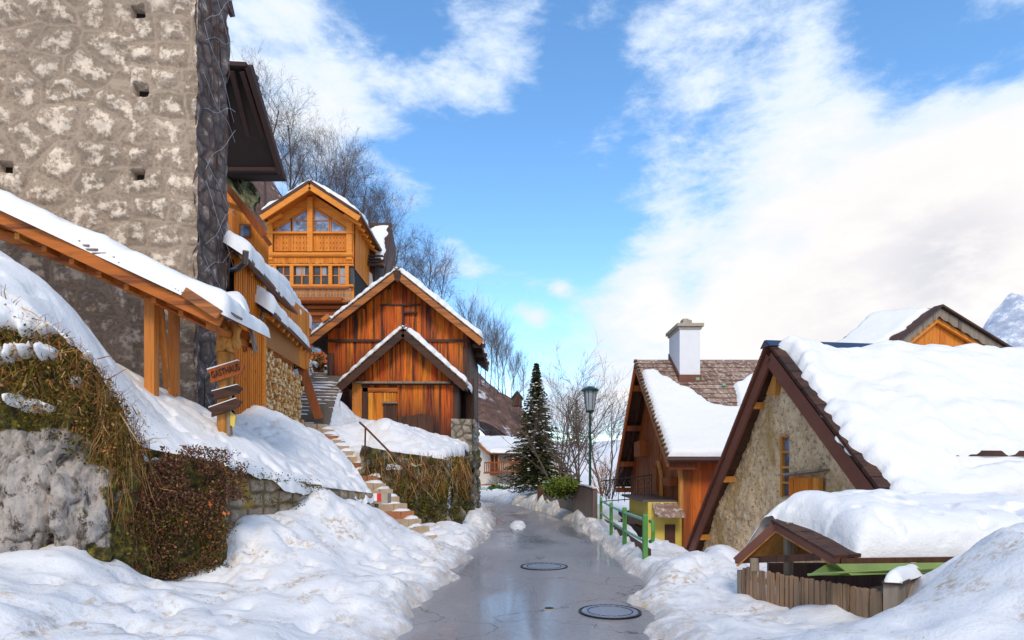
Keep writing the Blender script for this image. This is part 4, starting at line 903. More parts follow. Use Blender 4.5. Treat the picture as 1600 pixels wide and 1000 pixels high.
# second floor windows
mb = MB(); mb.box(((xl + xrr) / 2, Y + .05, z(431)), (xrr - xl, .06, z(416) - z(447))); mb.build('window_band', M['dark_glass'], ch)
mb = MB()
for px in (430, 457, 487, 517, 543): mb.box((x(px), Y - .05, z(431)), (.2, .2, z(415) - z(448)))
mb.box(((xl + xrr) / 2, Y - .06, z(447.5)), (xrr - xl, .26, .12)); mb.box(((xl + xrr) / 2, Y - .05, z(415)), (xrr - xl, .22, .1)); mb.build_each('window_post', M['larch_beam'], ch)
mb = MB()
for (a0, a1) in ((432, 455), (459, 485), (489, 515), (519, 541)):
    mb.box(((x(a0) + x(a1)) / 2, Y - .0, z(431)), (.08, .08, z(416) - z(447))); mb.box(((x(a0) + x(a1)) / 2, Y - .0, z(431)), (x(a1) - x(a0), .07, .05))
mb.build('mullion', M['larch'], ch)
mb = MB(); mb.box((x(536), Y + .0, z(431)), (.45, .03, .9)); mb.box((x(506), Y + .0, z(424)), (.3, .03, .45)); mb.box((x(470), Y + .0, z(424)), (.5, .03, .5)); mb.build_each('curtain', M['curtain'], ch)
# balcony
yb = Y - .75
mb = MB(); mb.box(((x(468) + x(549)) / 2 - .8, yb + .35, z(474)), (x(549) - x(440), 1.0, .18)); mb.build('balcony_floor', M['brown_wood'], ch)
mb = MB(); mb.box(((x(440, yb) + x(545, yb)) / 2, yb, z(450, yb)), (x(545, yb) - x(440, yb), .16, .10)); mb.box(((x(440, yb) + x(545, yb)) / 2, yb, z(471, yb)), (x(545, yb) - x(440, yb), .12, .10)); mb.build('balcony_rail', M['brown_wood'], ch)
mb = MB(); s0 = x(441, yb); k = 0
while s0 < x(545, yb):
    h0, h1 = z(470, yb), z(451, yb)
    mb.prism([(s0, yb, h0), (s0 + .13, yb, h0), (s0 + .08, yb, h0 * .7 + h1 * .3), (s0 + .13, yb, (h0 + h1) / 2), (s0 + .08, yb, h0 * .3 + h1 * .7), (s0 + .13, yb, h1), (s0, yb, h1), (s0 + .05, yb, h0 * .3 + h1 * .7), (s0, yb, (h0 + h1) / 2), (s0 + .05, yb, h0 * .7 + h1 * .3)], (0, .03, 0)); s0 += .165
mb.build('balusters', M['weathered'], ch)
# dark lower floors
mb = MB(); planks(mb, (xl, Y + .03, 0), (1, 0, 0), xrr - xl, C_(z(474)), C_(5.4), .22, .03, seed=44); mb.build('lower_wall', M['brown_wood'], ch)
for (px0, px1, py0, py1) in ((470, 484, 503, 522), (487, 504, 503, 522), (486, 503, 532, 552), (470, 483, 540, 560)):
    mb = MB(); cx, cz = (x(px0) + x(px1)) / 2, (z(py0) + z(py1)) / 2; w, h = x(px1) - x(px0), z(py0) - z(py1)
    for s_ in (-1, 1): mb.box((cx + s_ * w / 2, Y - .02, cz), (.09, .09, h)); mb.box((cx, Y - .025, cz + s_ * h / 2), (w, .09, .09))
    f = mb.build('window', M['brown_wood'], ch); mb = MB(); mb.box((cx, Y - .01, cz), (w, .03, h)); mb.build('pane', M['glass'], f)
mb = MB()
for py in (482, 492, 526, 566): mb.box(((xl + xrr) / 2, Y - .12, z(py)), (xrr - xl, .3, .16))
mb.build_each('floor_beam', M['brown_wood'], ch)

# house tucked behind the chalet
hb = thing('rear_house', 'narrow white-walled house with snowy roof squeezed behind the orange chalet', 'house', tuple(P(580, 480, 38)))
mb = MB(); q0, q1 = P(556, 0, 37.6).x, P(604, 0, 37.6).x; mb.box(((q0 + q1) / 2 - .3, 39, 12), (q1 - q0 - .8, 3, 7.0)); mb.build('wall', M['dark_post'], hb)
mb = MB(); mb.prism([P(561, 450, 37.4), P(561, 424, 37.4), P(570, 418, 37.4), P(581, 428, 37.4), P(584, 470, 37.4), P(561, 480, 37.4)], (0, .15, 0)); mb.build('white_panel', M['white_wall'], hb)
mb = MB(); mb.slab(P(580, 351, 41), P(611, 351, 41), P(600, 416, 37), P(562, 410, 37), .14); rf = mb.build('roof', M['dark_wood'], hb)
mb = MB(); mb.beam(P(578, 352, 41), P(612, 352, 41), .3, .2); mb.build('ridge_cap', M['dark_wood'], rf)
roof_snow('snow_cover', P(583, 354, 40.9), P(608, 354, 40.9), P(597, 405, 37.5), P(568, 404, 37.5), .14, rf, 190, r=.1, wig=.12, res=.08)
mb = MB()
for k in range(4): q = P(563, 400 + 4.5 * k, 37.2 - .1 * k); mb.beam(q, q + V((1.4 - .15 * k, 0, 0)), .12, .10)
mb.build('eave_boards', M['dark_tarp'], hb)
mb = MB(); mb.prism([P(609, 356, 40.8), P(615, 385, 40.8), P(614, 440, 39.8), P(600, 440, 38), P(600, 414, 37.4)], (.1, .3, 0)); mb.build('gable_side', M['dark_post'], hb)
mb = MB(); mb.tube([P(563, 412, 37), P(600, 414, 37)], .08, 8); mb.tube([P(566, 414, 37), P(560, 440, 37.2), P(560, 480, 37.2)], .06, 8); mb.build('gutter', M['gutter'], hb)

# ------------------------------------------------------------------ firewood house (left, along the stairs)
fh = thing('wood_clad_house', 'batten-clad timber house with gutters and snowy eaves beside the stone tower', 'house', (-6.6, 15, 3))
a, b_ = V((-5.60, 12.3, 0)), V((-5.66, 13.65, 0)); U = (b_ - a).normalized()
mb = MB(); mb.hexa([(-9, 12.4, 2.6), (-5.66, 12.4, 2.6), (-5.72, 13.6, 2.6), (-9, 13.6, 2.6)], [(-9, 12.4, 6.0), (-5.66, 12.4, 5.9), (-5.72, 13.6, 5.9), (-9, 13.6, 6.0)]); mb.hexa([(-9, 13.6, 4.7), (-6.5, 13.6, 4.7), (-6.7, 17, 4.7), (-9, 17, 4.7)], [(-9, 13.6, 6.4), (-6.5, 13.6, 6.4), (-6.7, 17, 6.4), (-9, 17, 6.4)]); mb.build('inner_lining', M['gap_black'], fh)
mb = MB(); planks(mb, (-5.60, 12.25, 0), U, 1.42, C_(6.0), C_(2.7), .115, .03, seed=60, gap=.0); s_ = 0
mb.build('board_wall', M['batten_wood'], fh)
mb = MB()
for k in range(13): q = V((-5.60, 12.25, 0)) + U * (k * .117); mb.box((q.x + .035, q.y, 4.45), (.045, .045, 3.5))
mb.build('batten', M['larch'], fh)
mb = MB(); mb.box((-5.63, 13.7, 4.4), (.14, .13, 3.6)); mb.build('corner_post', M['larch_beam'], fh)
mb = MB(); planks(mb, (-5.75, 13.75, 0), (-.08, 4, 0), 3.6, C_(6.2), C_(4.55), .2, .03, seed=61); mb.build('upper_wall', M['larch'], fh)
# fascia sheet above the firewood
mb = MB(); mb.hexa([(-5.62, 13.72, 4.55), (-5.62, 13.72, 4.57), (-5.80, 17.0, 4.57), (-5.80, 17.0, 4.55)], [(-5.66, 13.72, 5.4), (-5.62, 13.72, 5.4), (-5.80, 17.0, 5.4), (-5.84, 17.0, 5.4)])
mb.build('fascia_sheet', simple('ochre_panel', (.34, .13, .025), .6, 0, .12, 2) or M['ochre_panel'], fh)
def eave(name, E0, E1, up, snow, seed, parent, gut=.075, mt='gutter', rafters=8, dn=.0, over=.14):
    E0, E1, up = V(E0), V(E1), V(up); mb = MB(); mb.slab(E0, E1, E1 + up, E0 + up, .06); rf = mb.build(name, M['dark_wood'], parent)
    mb = MB()
    for k in range(rafters):
        q = E0.lerp(E1, (k + .5) / rafters) + V((0, 0, -.10)) ; mb.beam(q + up * .02, q + up * .8, .10, .13)
    mb.build_each('rafter', M['larch_beam'], rf)
    d = (E1 - E0).normalized(); mb = MB(); o = V((.05, 0, -.05)); mb.tube([E0 + o, E1 + o + d * .05], gut, 10); mb.build('gutter', M[mt], rf)
    roof_snow('snow_cover', E0 + up + V((0, 0, .02)), E1 + up + V((0, 0, .02)), E1 + V((0, 0, .02)) - d * .05, E0 + V((0, 0, .02)), snow, rf, seed, r=.2, wig=.10, over=over, res=.05)
    return rf
e1 = eave('main_roof', (-5.36, 12.02, 5.98), (-6.0, 17.2, 5.98), (-2.4, -.3, 1.5), .34, 201, fh, .085)
mb = MB(); q = P(386, 400, 11.9); mb.tube([P(384, 392, 11.8), P(383, 410, 11.9), P(372, 420, 12.1), P(357, 424, 12.4)], .06, 10); mb.build('downpipe', M['grey_gutter'], fh)
e2 = eave('porch_roof', (-5.25, 13.3, 5.15), (-5.75, 17.15, 5.15), (-.75, 0, .5), .30, 202, fh, .055)
mb = MB(); mb.beam((-5.9, 17.1, 4.6), (-5.5, 17.3, 3.2), .08, .25); mb.build('side_brace', M['brown_wood'], fh)
mb = MB(); mb.tube([P(409, 470, 13.5), P(412, 488, 13.5), P(407, 500, 13.6)], .05, 8); mb.build('downpipe', M['grey_gutter'], fh)
h2 = thing('upper_eave_house', 'timber house higher up with snowy eave and gutter behind the firewood house', 'house', (-8, 20, 4))
eave('roof', (-6.55, 16.8, 6.9), (-7.35, 21.8, 6.9), (-2.2, -.2, 1.5), .36, 203, h2, .08)
mb = MB(); mb.hexa([(-10, 17.8, 3.8), (-7.25, 17.8, 3.8), (-7.9, 22, 3.8), (-10, 22, 3.8)], [(-10, 17.8, 7.2), (-7.25, 17.8, 7.2), (-7.9, 22, 7.2), (-10, 22, 7.2)]); mb.build('wall', M['brown_wood'], h2)
mb = MB(); mb.tube([(-7.3, 21.8, 6.8), (-7.4, 21.9, 6.5), (-7.8, 21.7, 6.4)], .05, 8); mb.build('downpipe', M['grey_gutter'], h2)
# rough wall foot past the firewood
mb = MB(); 
# firewood: split logs stacked under the porch roof
variants = []
for k in range(8):
    n = R.choice((3, 4, 4, 5)); a0 = R.uniform(0, 6); pts = [(0, .071 * math.cos(a0 + 2 * math.pi * i / n + R.uniform(-.3, .3)), .071 * math.sin(a0 + 2 * math.pi * i / n + R.uniform(-.3, .3))) for i in range(n)]
    mb = MB(); mb.prism([V(p) + V((-.3, 0, 0)) for p in pts], (.34, 0, 0)); me_o = mb.build('split_log', M['split_log'], None, loc=(0, 0, 0)); variants.append(me_o.data); bpy.data.objects.remove(me_o)
cnt = 0
nc, nr_ = 22, 13
for i in range(nc):
    hh = 4.62 - .015 * i; z0 = 2.95
    for j in range(nr_):
        y = 13.85 + i * .146 + (j % 2) * .07; zz = z0 + j * .132
        if zz > hh or cnt >= 286: continue
        o = bpy.data.objects.new('split_log', variants[R.randrange(8)]); COL.objects.link(o)
        o.location = (-5.68 - .055 * (y - 13.6) + R.uniform(-.10, .05), y + R.uniform(-.015, .015), zz + R.uniform(-.012, .012)); o.rotation_euler = (R.uniform(0, 6), R.uniform(-.06, .06), R.uniform(-.12, .12))
        tagp(o, 'split firewood log in the stack under the porch roof', 'log', 'split logs in the firewood stack'); cnt += 1

# dark overhanging roof behind the tower
dr_ = thing('dark_roof_house', 'house with dark overhanging gable roof behind the stone tower', 'house', tuple(P(380, 300, 17)))
T0, T1, B1, B0 = P(300, 103, 15.5), P(389, 108, 15.5), P(440, 274, 17.0), P(300, 274, 17.0)
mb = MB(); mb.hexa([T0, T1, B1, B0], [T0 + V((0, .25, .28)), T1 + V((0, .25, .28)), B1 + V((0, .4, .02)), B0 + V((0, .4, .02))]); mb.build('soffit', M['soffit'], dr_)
mb = MB()
for f in (.25, .5, .72, .9): mb.beam(T0.lerp(T1, f) + V((0, -.05, -.1)), B0.lerp(B1, f) + V((0, -.05, .3)), .12, .14, (0, -1, 0))
mb.build_each('rafter', M['soffit_rafter'], dr_)
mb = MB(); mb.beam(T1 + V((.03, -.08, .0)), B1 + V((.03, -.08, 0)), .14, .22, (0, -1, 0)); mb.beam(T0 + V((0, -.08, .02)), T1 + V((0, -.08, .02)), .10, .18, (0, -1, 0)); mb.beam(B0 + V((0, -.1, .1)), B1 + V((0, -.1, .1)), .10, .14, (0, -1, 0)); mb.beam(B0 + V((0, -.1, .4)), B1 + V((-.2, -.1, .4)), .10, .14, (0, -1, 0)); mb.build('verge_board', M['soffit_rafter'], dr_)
roof_snow('snow_cover', T0 + V((0, 1.2, .35)), T1 + V((-.1, 1.2, .35)), T1 + V((-.1, .0, .12)), T0 + V((0, 0, .12)), .14, dr_, 205, r=.1)
mb = MB(); mb.box((-9.95, 18.2, 8), (2.3, .8, 10)); mb.build('wall', M['dark_post'], dr_)
# brown gable piece and boarded wall under the tarp
gp = thing('boarded_gable_house', 'boarded house gable with brown verge partly hidden by a green tarpaulin', 'house', tuple(P(395, 440, 22)))
A, B = P(340, 268, 20.5), P(414, 366, 20.5)
mb = MB(); mb.slab(A, B, B + V((-.1, .9, 0)), A + V((-.1, .9, 0)), .14); mb.build('roof', M['brown_wood'], gp)
mb = MB(); mb.beam(A + V((0, -.05, -.06)), B + V((0, -.05, -.06)), .06, .24); mb.build('verge_board', M['brown_wood'], gp)
mb = MB(); mb.beam(P(352, 318, 21), P(382, 330, 21), .14, .16); mb.build('purlin_end', M['larch_beam'], gp)
mb = MB(); planks(mb, (P(330, 0, 22).x, 22, 0), (1, 0, 0), P(420, 0, 22).x - P(330, 0, 22).x, lambda s: P(0, 285 + max(0, s - .3) * 950 / 22 * 1.05, 22).z, C_(7), .18, .03, seed=71); mb.build('wall', M['larch'], gp)
mb = MB(); mb.box(tuple(P(383, 361, 21.93)), (.42, .06, .5)); w_ = mb.build('window', M['brown_wood'], gp)
mb = MB(); mb.box(tuple(P(383, 361, 21.90)), (.30, .04, .38)); mb.build('pane', M['glass'], w_)
nu, nv = 40, 24; u, v = np.meshgrid(np.linspace(0, 1, nu), np.linspace(0, 1, nv), indexing='ij')
q = [np.array(tuple(P(*k))) for k in ((345, 222, 18.2), (413, 316, 17.6), (396, 330, 17.2), (350, 288, 17.5))]
T = (q[0] * (1 - u)[..., None] + q[1] * u[..., None]) * (1 - v)[..., None] + (q[3] * (1 - u)[..., None] + q[2] * u[..., None]) * v[..., None]
n_ = np.abs(fbm(T[..., 0] * 2 + T[..., 2], T[..., 2], 0, 1.6, 4, 3)); T[..., 1] -= n_ * .35; T[..., 2] += n_ * .12
o = mkobj('green_tarpaulin', np.concatenate([T.reshape(-1, 3), (T + np.array([0, .12, 0])).reshape(-1, 3)]), grid_faces(nu, nv) + [tuple(i + nu * nv for i in f[::-1]) for f in grid_faces(nu, nv)], M['tarp'], None, tuple(P(380, 300, 17.6)), True)
tagp(o, 'crumpled olive green tarpaulin over the eave below the dark roof', 'tarpaulin')
# ------------------------------------------------------------------ chalet with the white chimney (right)
c1 = thing('chimney_chalet', 'brown wooden chalet with white chimney and half-bare shingle roof', 'house', (6, 18, -.9))
xv = 3.88; xe = 10.5; RZ, RY = 5.18, 19.0; FY, FZ = 15.0, 2.04; BY, BZ = 23.0, 1.22
A, B, C, D = V((xv, RY, RZ)), V((xe, RY, RZ)), V((xe, FY, FZ)), V((xv, FY, FZ)); E, F = V((xv, BY, BZ)), V((xe, BY, BZ))
mb = MB(); mb.slab(A, B, C, D, .10); rf = mb.build('front_roof', M['shingles'], c1)
mb = MB(); mb.slab(A, B, F, E, .10); mb.build('rear_roof', M['dark_wood'], c1)
mb = MB(); nrow = 20                       # real shingles in overlapping rows
for r_ in range(nrow):
    f0, f1 = r_ / nrow, (r_ + 1.25) / nrow; s = 0
    while s < (xe - xv):
        w = R.uniform(.12, .24); a_ = A.lerp(D, f0) + V((s, 0, .01)); b_ = A.lerp(D, min(f1, 1.01)) + V((s, 0, .045 + R.uniform(0, .012)))
        if f0 < .62: mb.prism([a_, a_ + V((w - .01, 0, 0)), b_ + V((w - .01, 0, 0)), b_], (0, .006, .012))
        s += w
mb.build('shingle_rows', M['shingles'], rf)
def bare(u, v, Pp):       # snow has slid off below the ridge and round the chimney
    edge = .16 + .30 * np.clip((u * 6.6 - .35) / 1.2, 0, 1) + .10 * np.sin(np.clip(u * 6.6 - 1.2, 0, 2) * 1.6) - .55 * np.clip((u * 6.6 - 2.35) / .5, 0, .42) + fbm(Pp[..., 0], Pp[..., 1], 0, 3, 2, 4) * .02
    return np.clip((v - edge) / .035, 0, 1) ** .5
roof_snow('snow_cover', A + V((.06, 0, .0)), B, C, D + V((.06, 0, 0)), .20, rf, 301, r=.16, res=.045, wig=.03, over=.06, holes=bare, scal=.16, amp=.5)
mb = MB()
for k in range(26): q = A.lerp(D, (k + .5) / 26) + V((-.04, 0, .02)); mb.box(q, (.10, .13, .035), 0, (-.6, 'X'))
mb.build('shingle_edge', M['weathered'], rf)
for (p, q, nm) in ((A, D, 'front'), (A, E, 'rear')):
    mb = MB(); mb.beam(p + V((-.02, 0, -.16)), q + V((-.02, 0, -.16)), .05, .22); mb.build('verge_board', M['verge_wood'] if nm == 'front' else M['red_planks'], c1)
for k, off in enumerate((.35, .7)):
    mb = MB(); mb.beam(A + V((off - .05, 0, -.2)), E + V((off - .05, 0, -.2)), .08, .16); mb.build('rafter', M['dark_post'], c1)
mb = MB()
for f in (.12, .42, .72, .96):
    for Q in (D, E): q = A.lerp(Q, f) + V((0, 0, -.34)); mb.beam(q + V((.02, 0, 0)), q + V((.7, 0, 0)), .14, .18)
mb.build('purlin_end', M['brown_wood'], c1)
# gable wall
gx = xv + .55; tp = lambda s: (RZ - .12 - abs((FY + .6 + s) - RY) * (.785 if FY + .6 + s < RY else .99))
mb = MB(); planks(mb, (gx, BY - .5, 0), (0, -1, 0), BY - FY - 1.1, lambda s: RZ - .14 - abs((BY - .5 - s) - RY) * (.785 if BY - .5 - s < RY else .985), C_(.55), .14, .03, N=(-1, 0, 0), seed=81); mb.build('gable_wall', M['brown_wood'], c1)
mb = MB(); mb.hexa([(gx + .05, FY + .7, -1), (xe, FY + .7, -1), (xe, BY - .6, -1), (gx + .05, BY - .6, -1)], [(gx + .05, FY + .7, 2.0), (xe, FY + .7, 2.0), (xe, BY - .6, 1.0), (gx + .05, BY - .6, 1.0)]); mb.build('inner_lining', M['gap_black'], c1)
mb = MB(); planks(mb, (gx, FY + .62, 0), (1, 0, 0), 3.2, C_(2.05), C_(-.9), .24, .03, seed=82); mb.build('front_wall', M['red_planks'], c1)
mb = MB(); mb.box((gx + .03, FY + .57, .6), (.18, .16, 3.0)); mb.build('corner_post', M['brown_wood'], c1)
mb = MB(); mb.tube([(gx - .18, FY + .45, 1.9), (gx - .12, FY + .5, 1.5), (gx - .12, FY + .5, .7)], .07, 6); mb.tube([(gx - .1, FY + 3.0, 2.0), (gx - .1, FY + 2.6, 1.6), (gx - .1, FY + 2.6, .4)], .06, 6); mb.build_each('bracket', M['mill_wood'], c1)
mb = MB(); mb.box((gx - .12, FY + 1.5, 1.42), (.28, .8, .22)); mb.build('flower_box', M['brown_wood'], c1)
mb = MB(); mb.box((gx - .15, FY + 5.0, 2.45), (.35, .9, .5)); mb.build('dovecote', M['brown_wood'], c1)
mb = MB(); mb.box((gx - .05, FY + 3.6, 1.45), (.06, .5, .7)); mb.build('shutter', M['brown_wood'], c1)
mb = MB(); mb.box((gx - .05, FY + 3.0, 1.9), (.05, .1, .16)); mb.build('wall_plate', M['white_wall'], c1)
mb = MB(); mb.tube([D + V((-.05, -.05, -.06)), C + V((0, -.05, -.06))], .075, 10); mb.build('gutter', M['gutter'], c1)
mb = MB()
for k in range(9): mb.box(D + V((.35 + .62 * k, .05, .12)), (.07, .09, .12))
mb.build_each('snow_guard', M['rail_side'], c1)
mb = MB()
for (px, py) in ((1090, 592), (1131, 601), (1140, 612)):
    q = P(px, py, 17.6); mb.box(q, (.09, .06, .07))
mb.build_each('roof_hook', M['rail_side'], c1)
# yellow masonry base
mb = MB(); mb.box((3.98, 16.9, -.1), (.96, 2.5, 2.0)); yb_ = mb.build('yellow_base', M['yellow_wall'], c1)
mb = MB(); mb.box((3.95, 17.2, .95), (1.15, 3.0, .06), .0, (.02, 'X')); mb.build('ledge', M['grey_gutter'], c1)
mb = MB(); mb.box((4.06, 15.635, -.35), (.26, .05, 1.35)); mb.build('door', M['dark_post'], c1)
aw = MB(); a_, b_ = V((3.60, 15.65, .86)), V((4.30, 15.65, .86))
for r_ in range(4):
    for k in range(6):
        p = a_ + V((.115 * k + (r_ % 2) * .04, -.10 * r_ - .02, -.07 * r_)); aw.prism([p, p + V((.12, 0, 0)), p + V((.12, -.16, -.12)), p + V((0, -.16, -.12))], (0, 0, .02))
aw.build('door_awning', M['shingles'], c1)
mb = MB(); mb.beam((3.60, 15.35, .58), (4.30, 15.35, .58), .05, .07); mb.build('awning_beam', M['weathered'], c1)
# wrought iron railing on the terrace by the gable
ir = thing('iron_railing', 'ornamental wrought iron railing with scrolls on the chalet terrace', 'railing', (3.6, 20, .5))
mb = MB(); a_, b_ = V((3.05, 18.6, 1.4)), V((4.4, 17.3, 1.42))
a_ = P(938, 752, 19.5); b_ = P(1018, 742, 17.6)
mb.tube([a_, b_], .018, 6); mb.tube([a_ - V((0, 0, .65)), b_ - V((0, 0, .65))], .015, 6)
for k in range(9):
    q = a_.lerp(b_, k / 8); mb.tube([q, q - V((0, 0, .72))], .011, 5)
    if k < 8:
        q = a_.lerp(b_, (k + .5) / 8) - V((0, 0, .32)); d = (b_ - a_).normalized()
        for sg in (1, -1): mb.tube([q + d * (.10 * math.cos(t) * (1 - t / 9) * sg) + V((0, 0, sg * .14 + .13 * math.sin(t) * (1 - t / 9))) for t in np.linspace(0, 6.5, 14)], .009, 4)
mb.build('railing_panel', M['iron'], ir)
mb = MB(); mb.hexa([(3.1, 16.2, .3), (3.6, 16.0, .3), (4.4, 19.0, .3), (3.5, 20, .3)], [(3.1, 16.2, .45), (3.6, 16.0, .45), (4.4, 19.0, .45), (3.5, 20, .45)]); o = mb.build('terrace_slab', M['dark_tarp'], ir)
mb = MB(); mb.box((3.5, 17.6, -.4), (.08, 3.6, 1.2)); mb.build('dark_boarding', M['dark_post'], ir)
# chimney
cx0, cx1 = P(1062, 0, 17.9).x, P(1094, 0, 17.9).x; cz = lambda py: P(0, py, 17.9).z
mb = MB(); mb.box(((cx0 + cx1) / 2, 18.5, (cz(512) + 3.9) / 2), (cx1 - cx0, 1.2, cz(512) - 3.9)); ck = mb.build('chimney', M['chimney_wall'], rf)
mb = MB(); mb.box(((cx0 + cx1) / 2, 18.5, cz(508)), (cx1 - cx0 + .18, 1.38, .09)); mb.box(((cx0 + cx1) / 2, 18.5, cz(512.5)), (cx1 - cx0 + .08, 1.28, .06)); mb.build('chimney_cap', M['concrete'], ck)
mb = MB(); mb.tube([((cx0 + cx1) / 2, 18.3, cz(507)), ((cx0 + cx1) / 2, 18.3, cz(496))], .17, 12); mb.box(((cx0 + cx1) / 2 - .12, 18.05, cz(502)), (.16, .3, .16)); mb.build('flue', M['concrete'], ck)
mb = MB(); mb.box(((cx0 + cx1) / 2, 17.88, cz(592)), (cx1 - cx0 + .06, .05, .24)); mb.slab((cx0 - .03, 17.86, cz(586)), (cx0 - .03, 19.1, RZ + .22), (cx0 - .03, 19.1, RZ - .1), (cx0 - .03, 17.86, cz(598)), .03); mb.build('flashing', M['verge_metal'], ck)

# ------------------------------------------------------------------ stone gable house with the big snowy roof
c2 = thing('stone_gable_house', 'rough stone gable house with brown verge boards and deep snow on its roof', 'house', (5.2, 10.3, -.4))
rd = V((4.95, .7, 0)).normalized(); g = V((-rd.y, rd.x, 0)); A = V((4.48, 10.5, 3.83))
Lp = A + g * 3.55 + V((0, 0, -.26 - 3.83 - .15)); Rp = A - g * 2.78 + V((0, 0, 1.20 - 3.83)); LEN = 11
dR = (Rp - A); dL = (Lp - A)
mb = MB(); mb.slab(A, A + rd * LEN, Rp + rd * LEN, Rp, .10); rr = mb.build('front_roof', M['dark_wood'], c2)
mb = MB(); mb.slab(A, A + rd * LEN, Lp + rd * LEN, Lp, .10); rl = mb.build('rear_roof', M['dark_wood'], c2)
mb = MB()
n = 17
for k in range(n):           # stepped shingle ends standing out of the snow
    q = A + dR * ((k + .5) / n) + V((0, 0, .05)); u = dR.normalized(); mb.beam(q - u * .13 + rd * .02, q + u * .13 + rd * .02, .20, .05, (0, 0, 1))
mb.build('shingle_edge', M['dark_wood'], rr)
mb = MB()
for k in range(22):
    q = A + dL * ((k + .5) / 22) + V((0, 0, .05)) - rd * .02; u = dL.normalized(); mb.beam(q - u * .12, q + u * .12, .16, .05, (0, 0, 1))
mb.build('shingle_edge', M['verge_metal'], rl)
mb = MB(); mb.beam(A - rd * .03 + V((0, 0, -.22)), Rp - rd * .03 + V((0, 0, -.22)), .05, .24); mb.build('verge_board', M['verge_metal'], rr)
mb = MB(); mb.beam(A - rd * .03 + V((0, 0, -.19)), Lp - rd * .03 + V((0, 0, -.19)), .05, .19); mb.build('verge_board', M['verge_metal'], rl)
roof_snow('snow_cover', A + rd * .15 + dR * .03, A + rd * LEN + dR * .03, Rp + rd * LEN, Rp + rd * .07, .27, rr, 311, r=.22, res=.05, wig=.10, over=.12, scal=.27, amp=1.6,
          holes=lambda u, v, q: 1 - .93 * np.clip(1 - np.abs((v - .80) / .045), 0, 1) ** .5 * np.clip((u * LEN - 1.15) / .1, 0, 1))
roof_snow('snow_cover', A + rd * .05, A + rd * LEN, Lp + rd * LEN, Lp + rd * .05, .20, rl, 312, r=.15, res=.06, wig=.05, amp=1.0)
mb = MB(); mb.beam(A + dR * .81 + rd * 1.2 + V((0, 0, .20)), A + dR * .81 + rd * 8 + V((0, 0, .20)), .10, .08); mb.build('snow_guard', M['dark_wood'], rr)
q = A + dR * .80 + V((0, 0, .22)); mb = MB(); mb.tube([q + rd * (3.05 + .10 * math.cos(t)) + V((0, -.02, .10 * math.sin(t))) for t in np.linspace(-.6, 2.1, 9)], .022, 8); mb.build('red_strap', M['red_paint'], rr)
mb = MB(); o_ = g * .16; mb.hexa([A - o_ - rd * .12 + V((0, 0, -.03)), A + rd * LEN - o_ + V((0, 0, -.03)), A + rd * LEN + o_ + V((0, 0, -.03)), A + o_ - rd * .12 + V((0, 0, -.03))], [A - g * .03 - rd * .12 + V((0, 0, .09)), A + rd * LEN - g * .03 + V((0, 0, .09)), A + rd * LEN + g * .03 + V((0, 0, .09)), A + g * .03 - rd * .12 + V((0, 0, .09))]); mb.build('ridge_cap', M['ridge_metal'], c2)
# gable wall, a little inside the verge
W0 = A + rd * .22; L0 = W0 + g * 3.35; Wd = 3.35 + 2.7; s0 = 3.35
topz = lambda s: np.where(np.asarray(s) < s0, 3.83 - .14 - (s0 - np.asarray(s)) * (-dL.z / 3.55), 3.83 - .14 - (np.asarray(s) - s0) * (-dR.z / 2.78))
U = -g
def wxy(px, py): d = V(((px - 800) / 950, 1, (742 - py) / 950)); nn = rd; t = (L0 - V((0, 0, HC))).dot(nn) / d.dot(nn); q = V((0, 0, HC)) + d * t; return (q - L0).dot(U), q.z, q
w0, w1 = wxy(1212, 680), wxy(1233, 780); h0, h1 = wxy(1240, 746), wxy(1290, 776)
nu, nv = 300, 200; s, t = np.meshgrid(np.linspace(0, Wd, nu), np.linspace(0, 1, nv), indexing='ij'); zz = -.8 + (topz(s) + .8) * t
dsp = .03 * fbm(s, zz, 0, 1.1, 3, 5) + .022 * fbm(s, zz, 3, 5.5, 4, 6) + .016 * np.abs(fbm(s, zz, 0, 14, 3, 9))
ms, mz = (w0[0] + w1[0]) / 2, (w0[1] + w1[1]) / 2; hw, hh = abs(w1[0] - w0[0]), abs(w0[1] - w1[1])
dsp = dsp - .22 * np.clip((.5 - np.maximum(np.abs(s - ms) / hw, np.abs(zz - mz) / hh)) * 14, 0, 1)
Pp = np.array(L0)[None, None] * [1, 1, 0] + np.array(U) * s[..., None] + np.array([0, 0, 1]) * zz[..., None] - np.array(rd) * dsp[..., None]
mkobj('gable_wall', Pp, grid_faces(nu, nv), M['rough_plaster'], c2, None, True)
def on_wall(s, z, o=0.0): return L0 * 1.0 + V((0, 0, z - L0.z)) + U * s - rd * o
mb = MB(); c_ = on_wall(ms, mz, -.13)
for k in (-1, 1): mb.beam(on_wall(ms + k * hw * .38, mz - hh / 2, -.1), on_wall(ms + k * hw * .38, mz + hh / 2 - .03, -.1), .05, .06, -rd)
for k in range(5): mb.beam(on_wall(ms - hw * .4, mz - hh / 2 + hh * k / 4 * .96 + .01, -.1), on_wall(ms + hw * .4, mz - hh / 2 + hh * k / 4 * .96 + .01, -.1), .05, .04, (0, 0, 1))
w_ = mb.build('window', M['mill_wood'], c2); mb = MB(); mb.prism([on_wall(ms - hw / 2, mz - hh / 2, -.13), on_wall(ms + hw / 2, mz - hh / 2, -.13), on_wall(ms + hw / 2, mz + hh / 2, -.13), on_wall(ms - hw / 2, mz + hh / 2, -.13)], rd * .02); mb.build('pane', M['glass'], w_)
ms2, z0_, z1_ = (h0[0] + h1[0]) / 2, h1[1] - .15, h0[1]; hw2 = abs(h1[0] - h0[0])
mb = MB(); planks(mb, on_wall(h0[0], 0, .03), U, hw2, C_(z1_), C_(z0_), .11, .05, N=-rd, seed=6); hh_ = mb.build('hatch', M['larch'], c2)
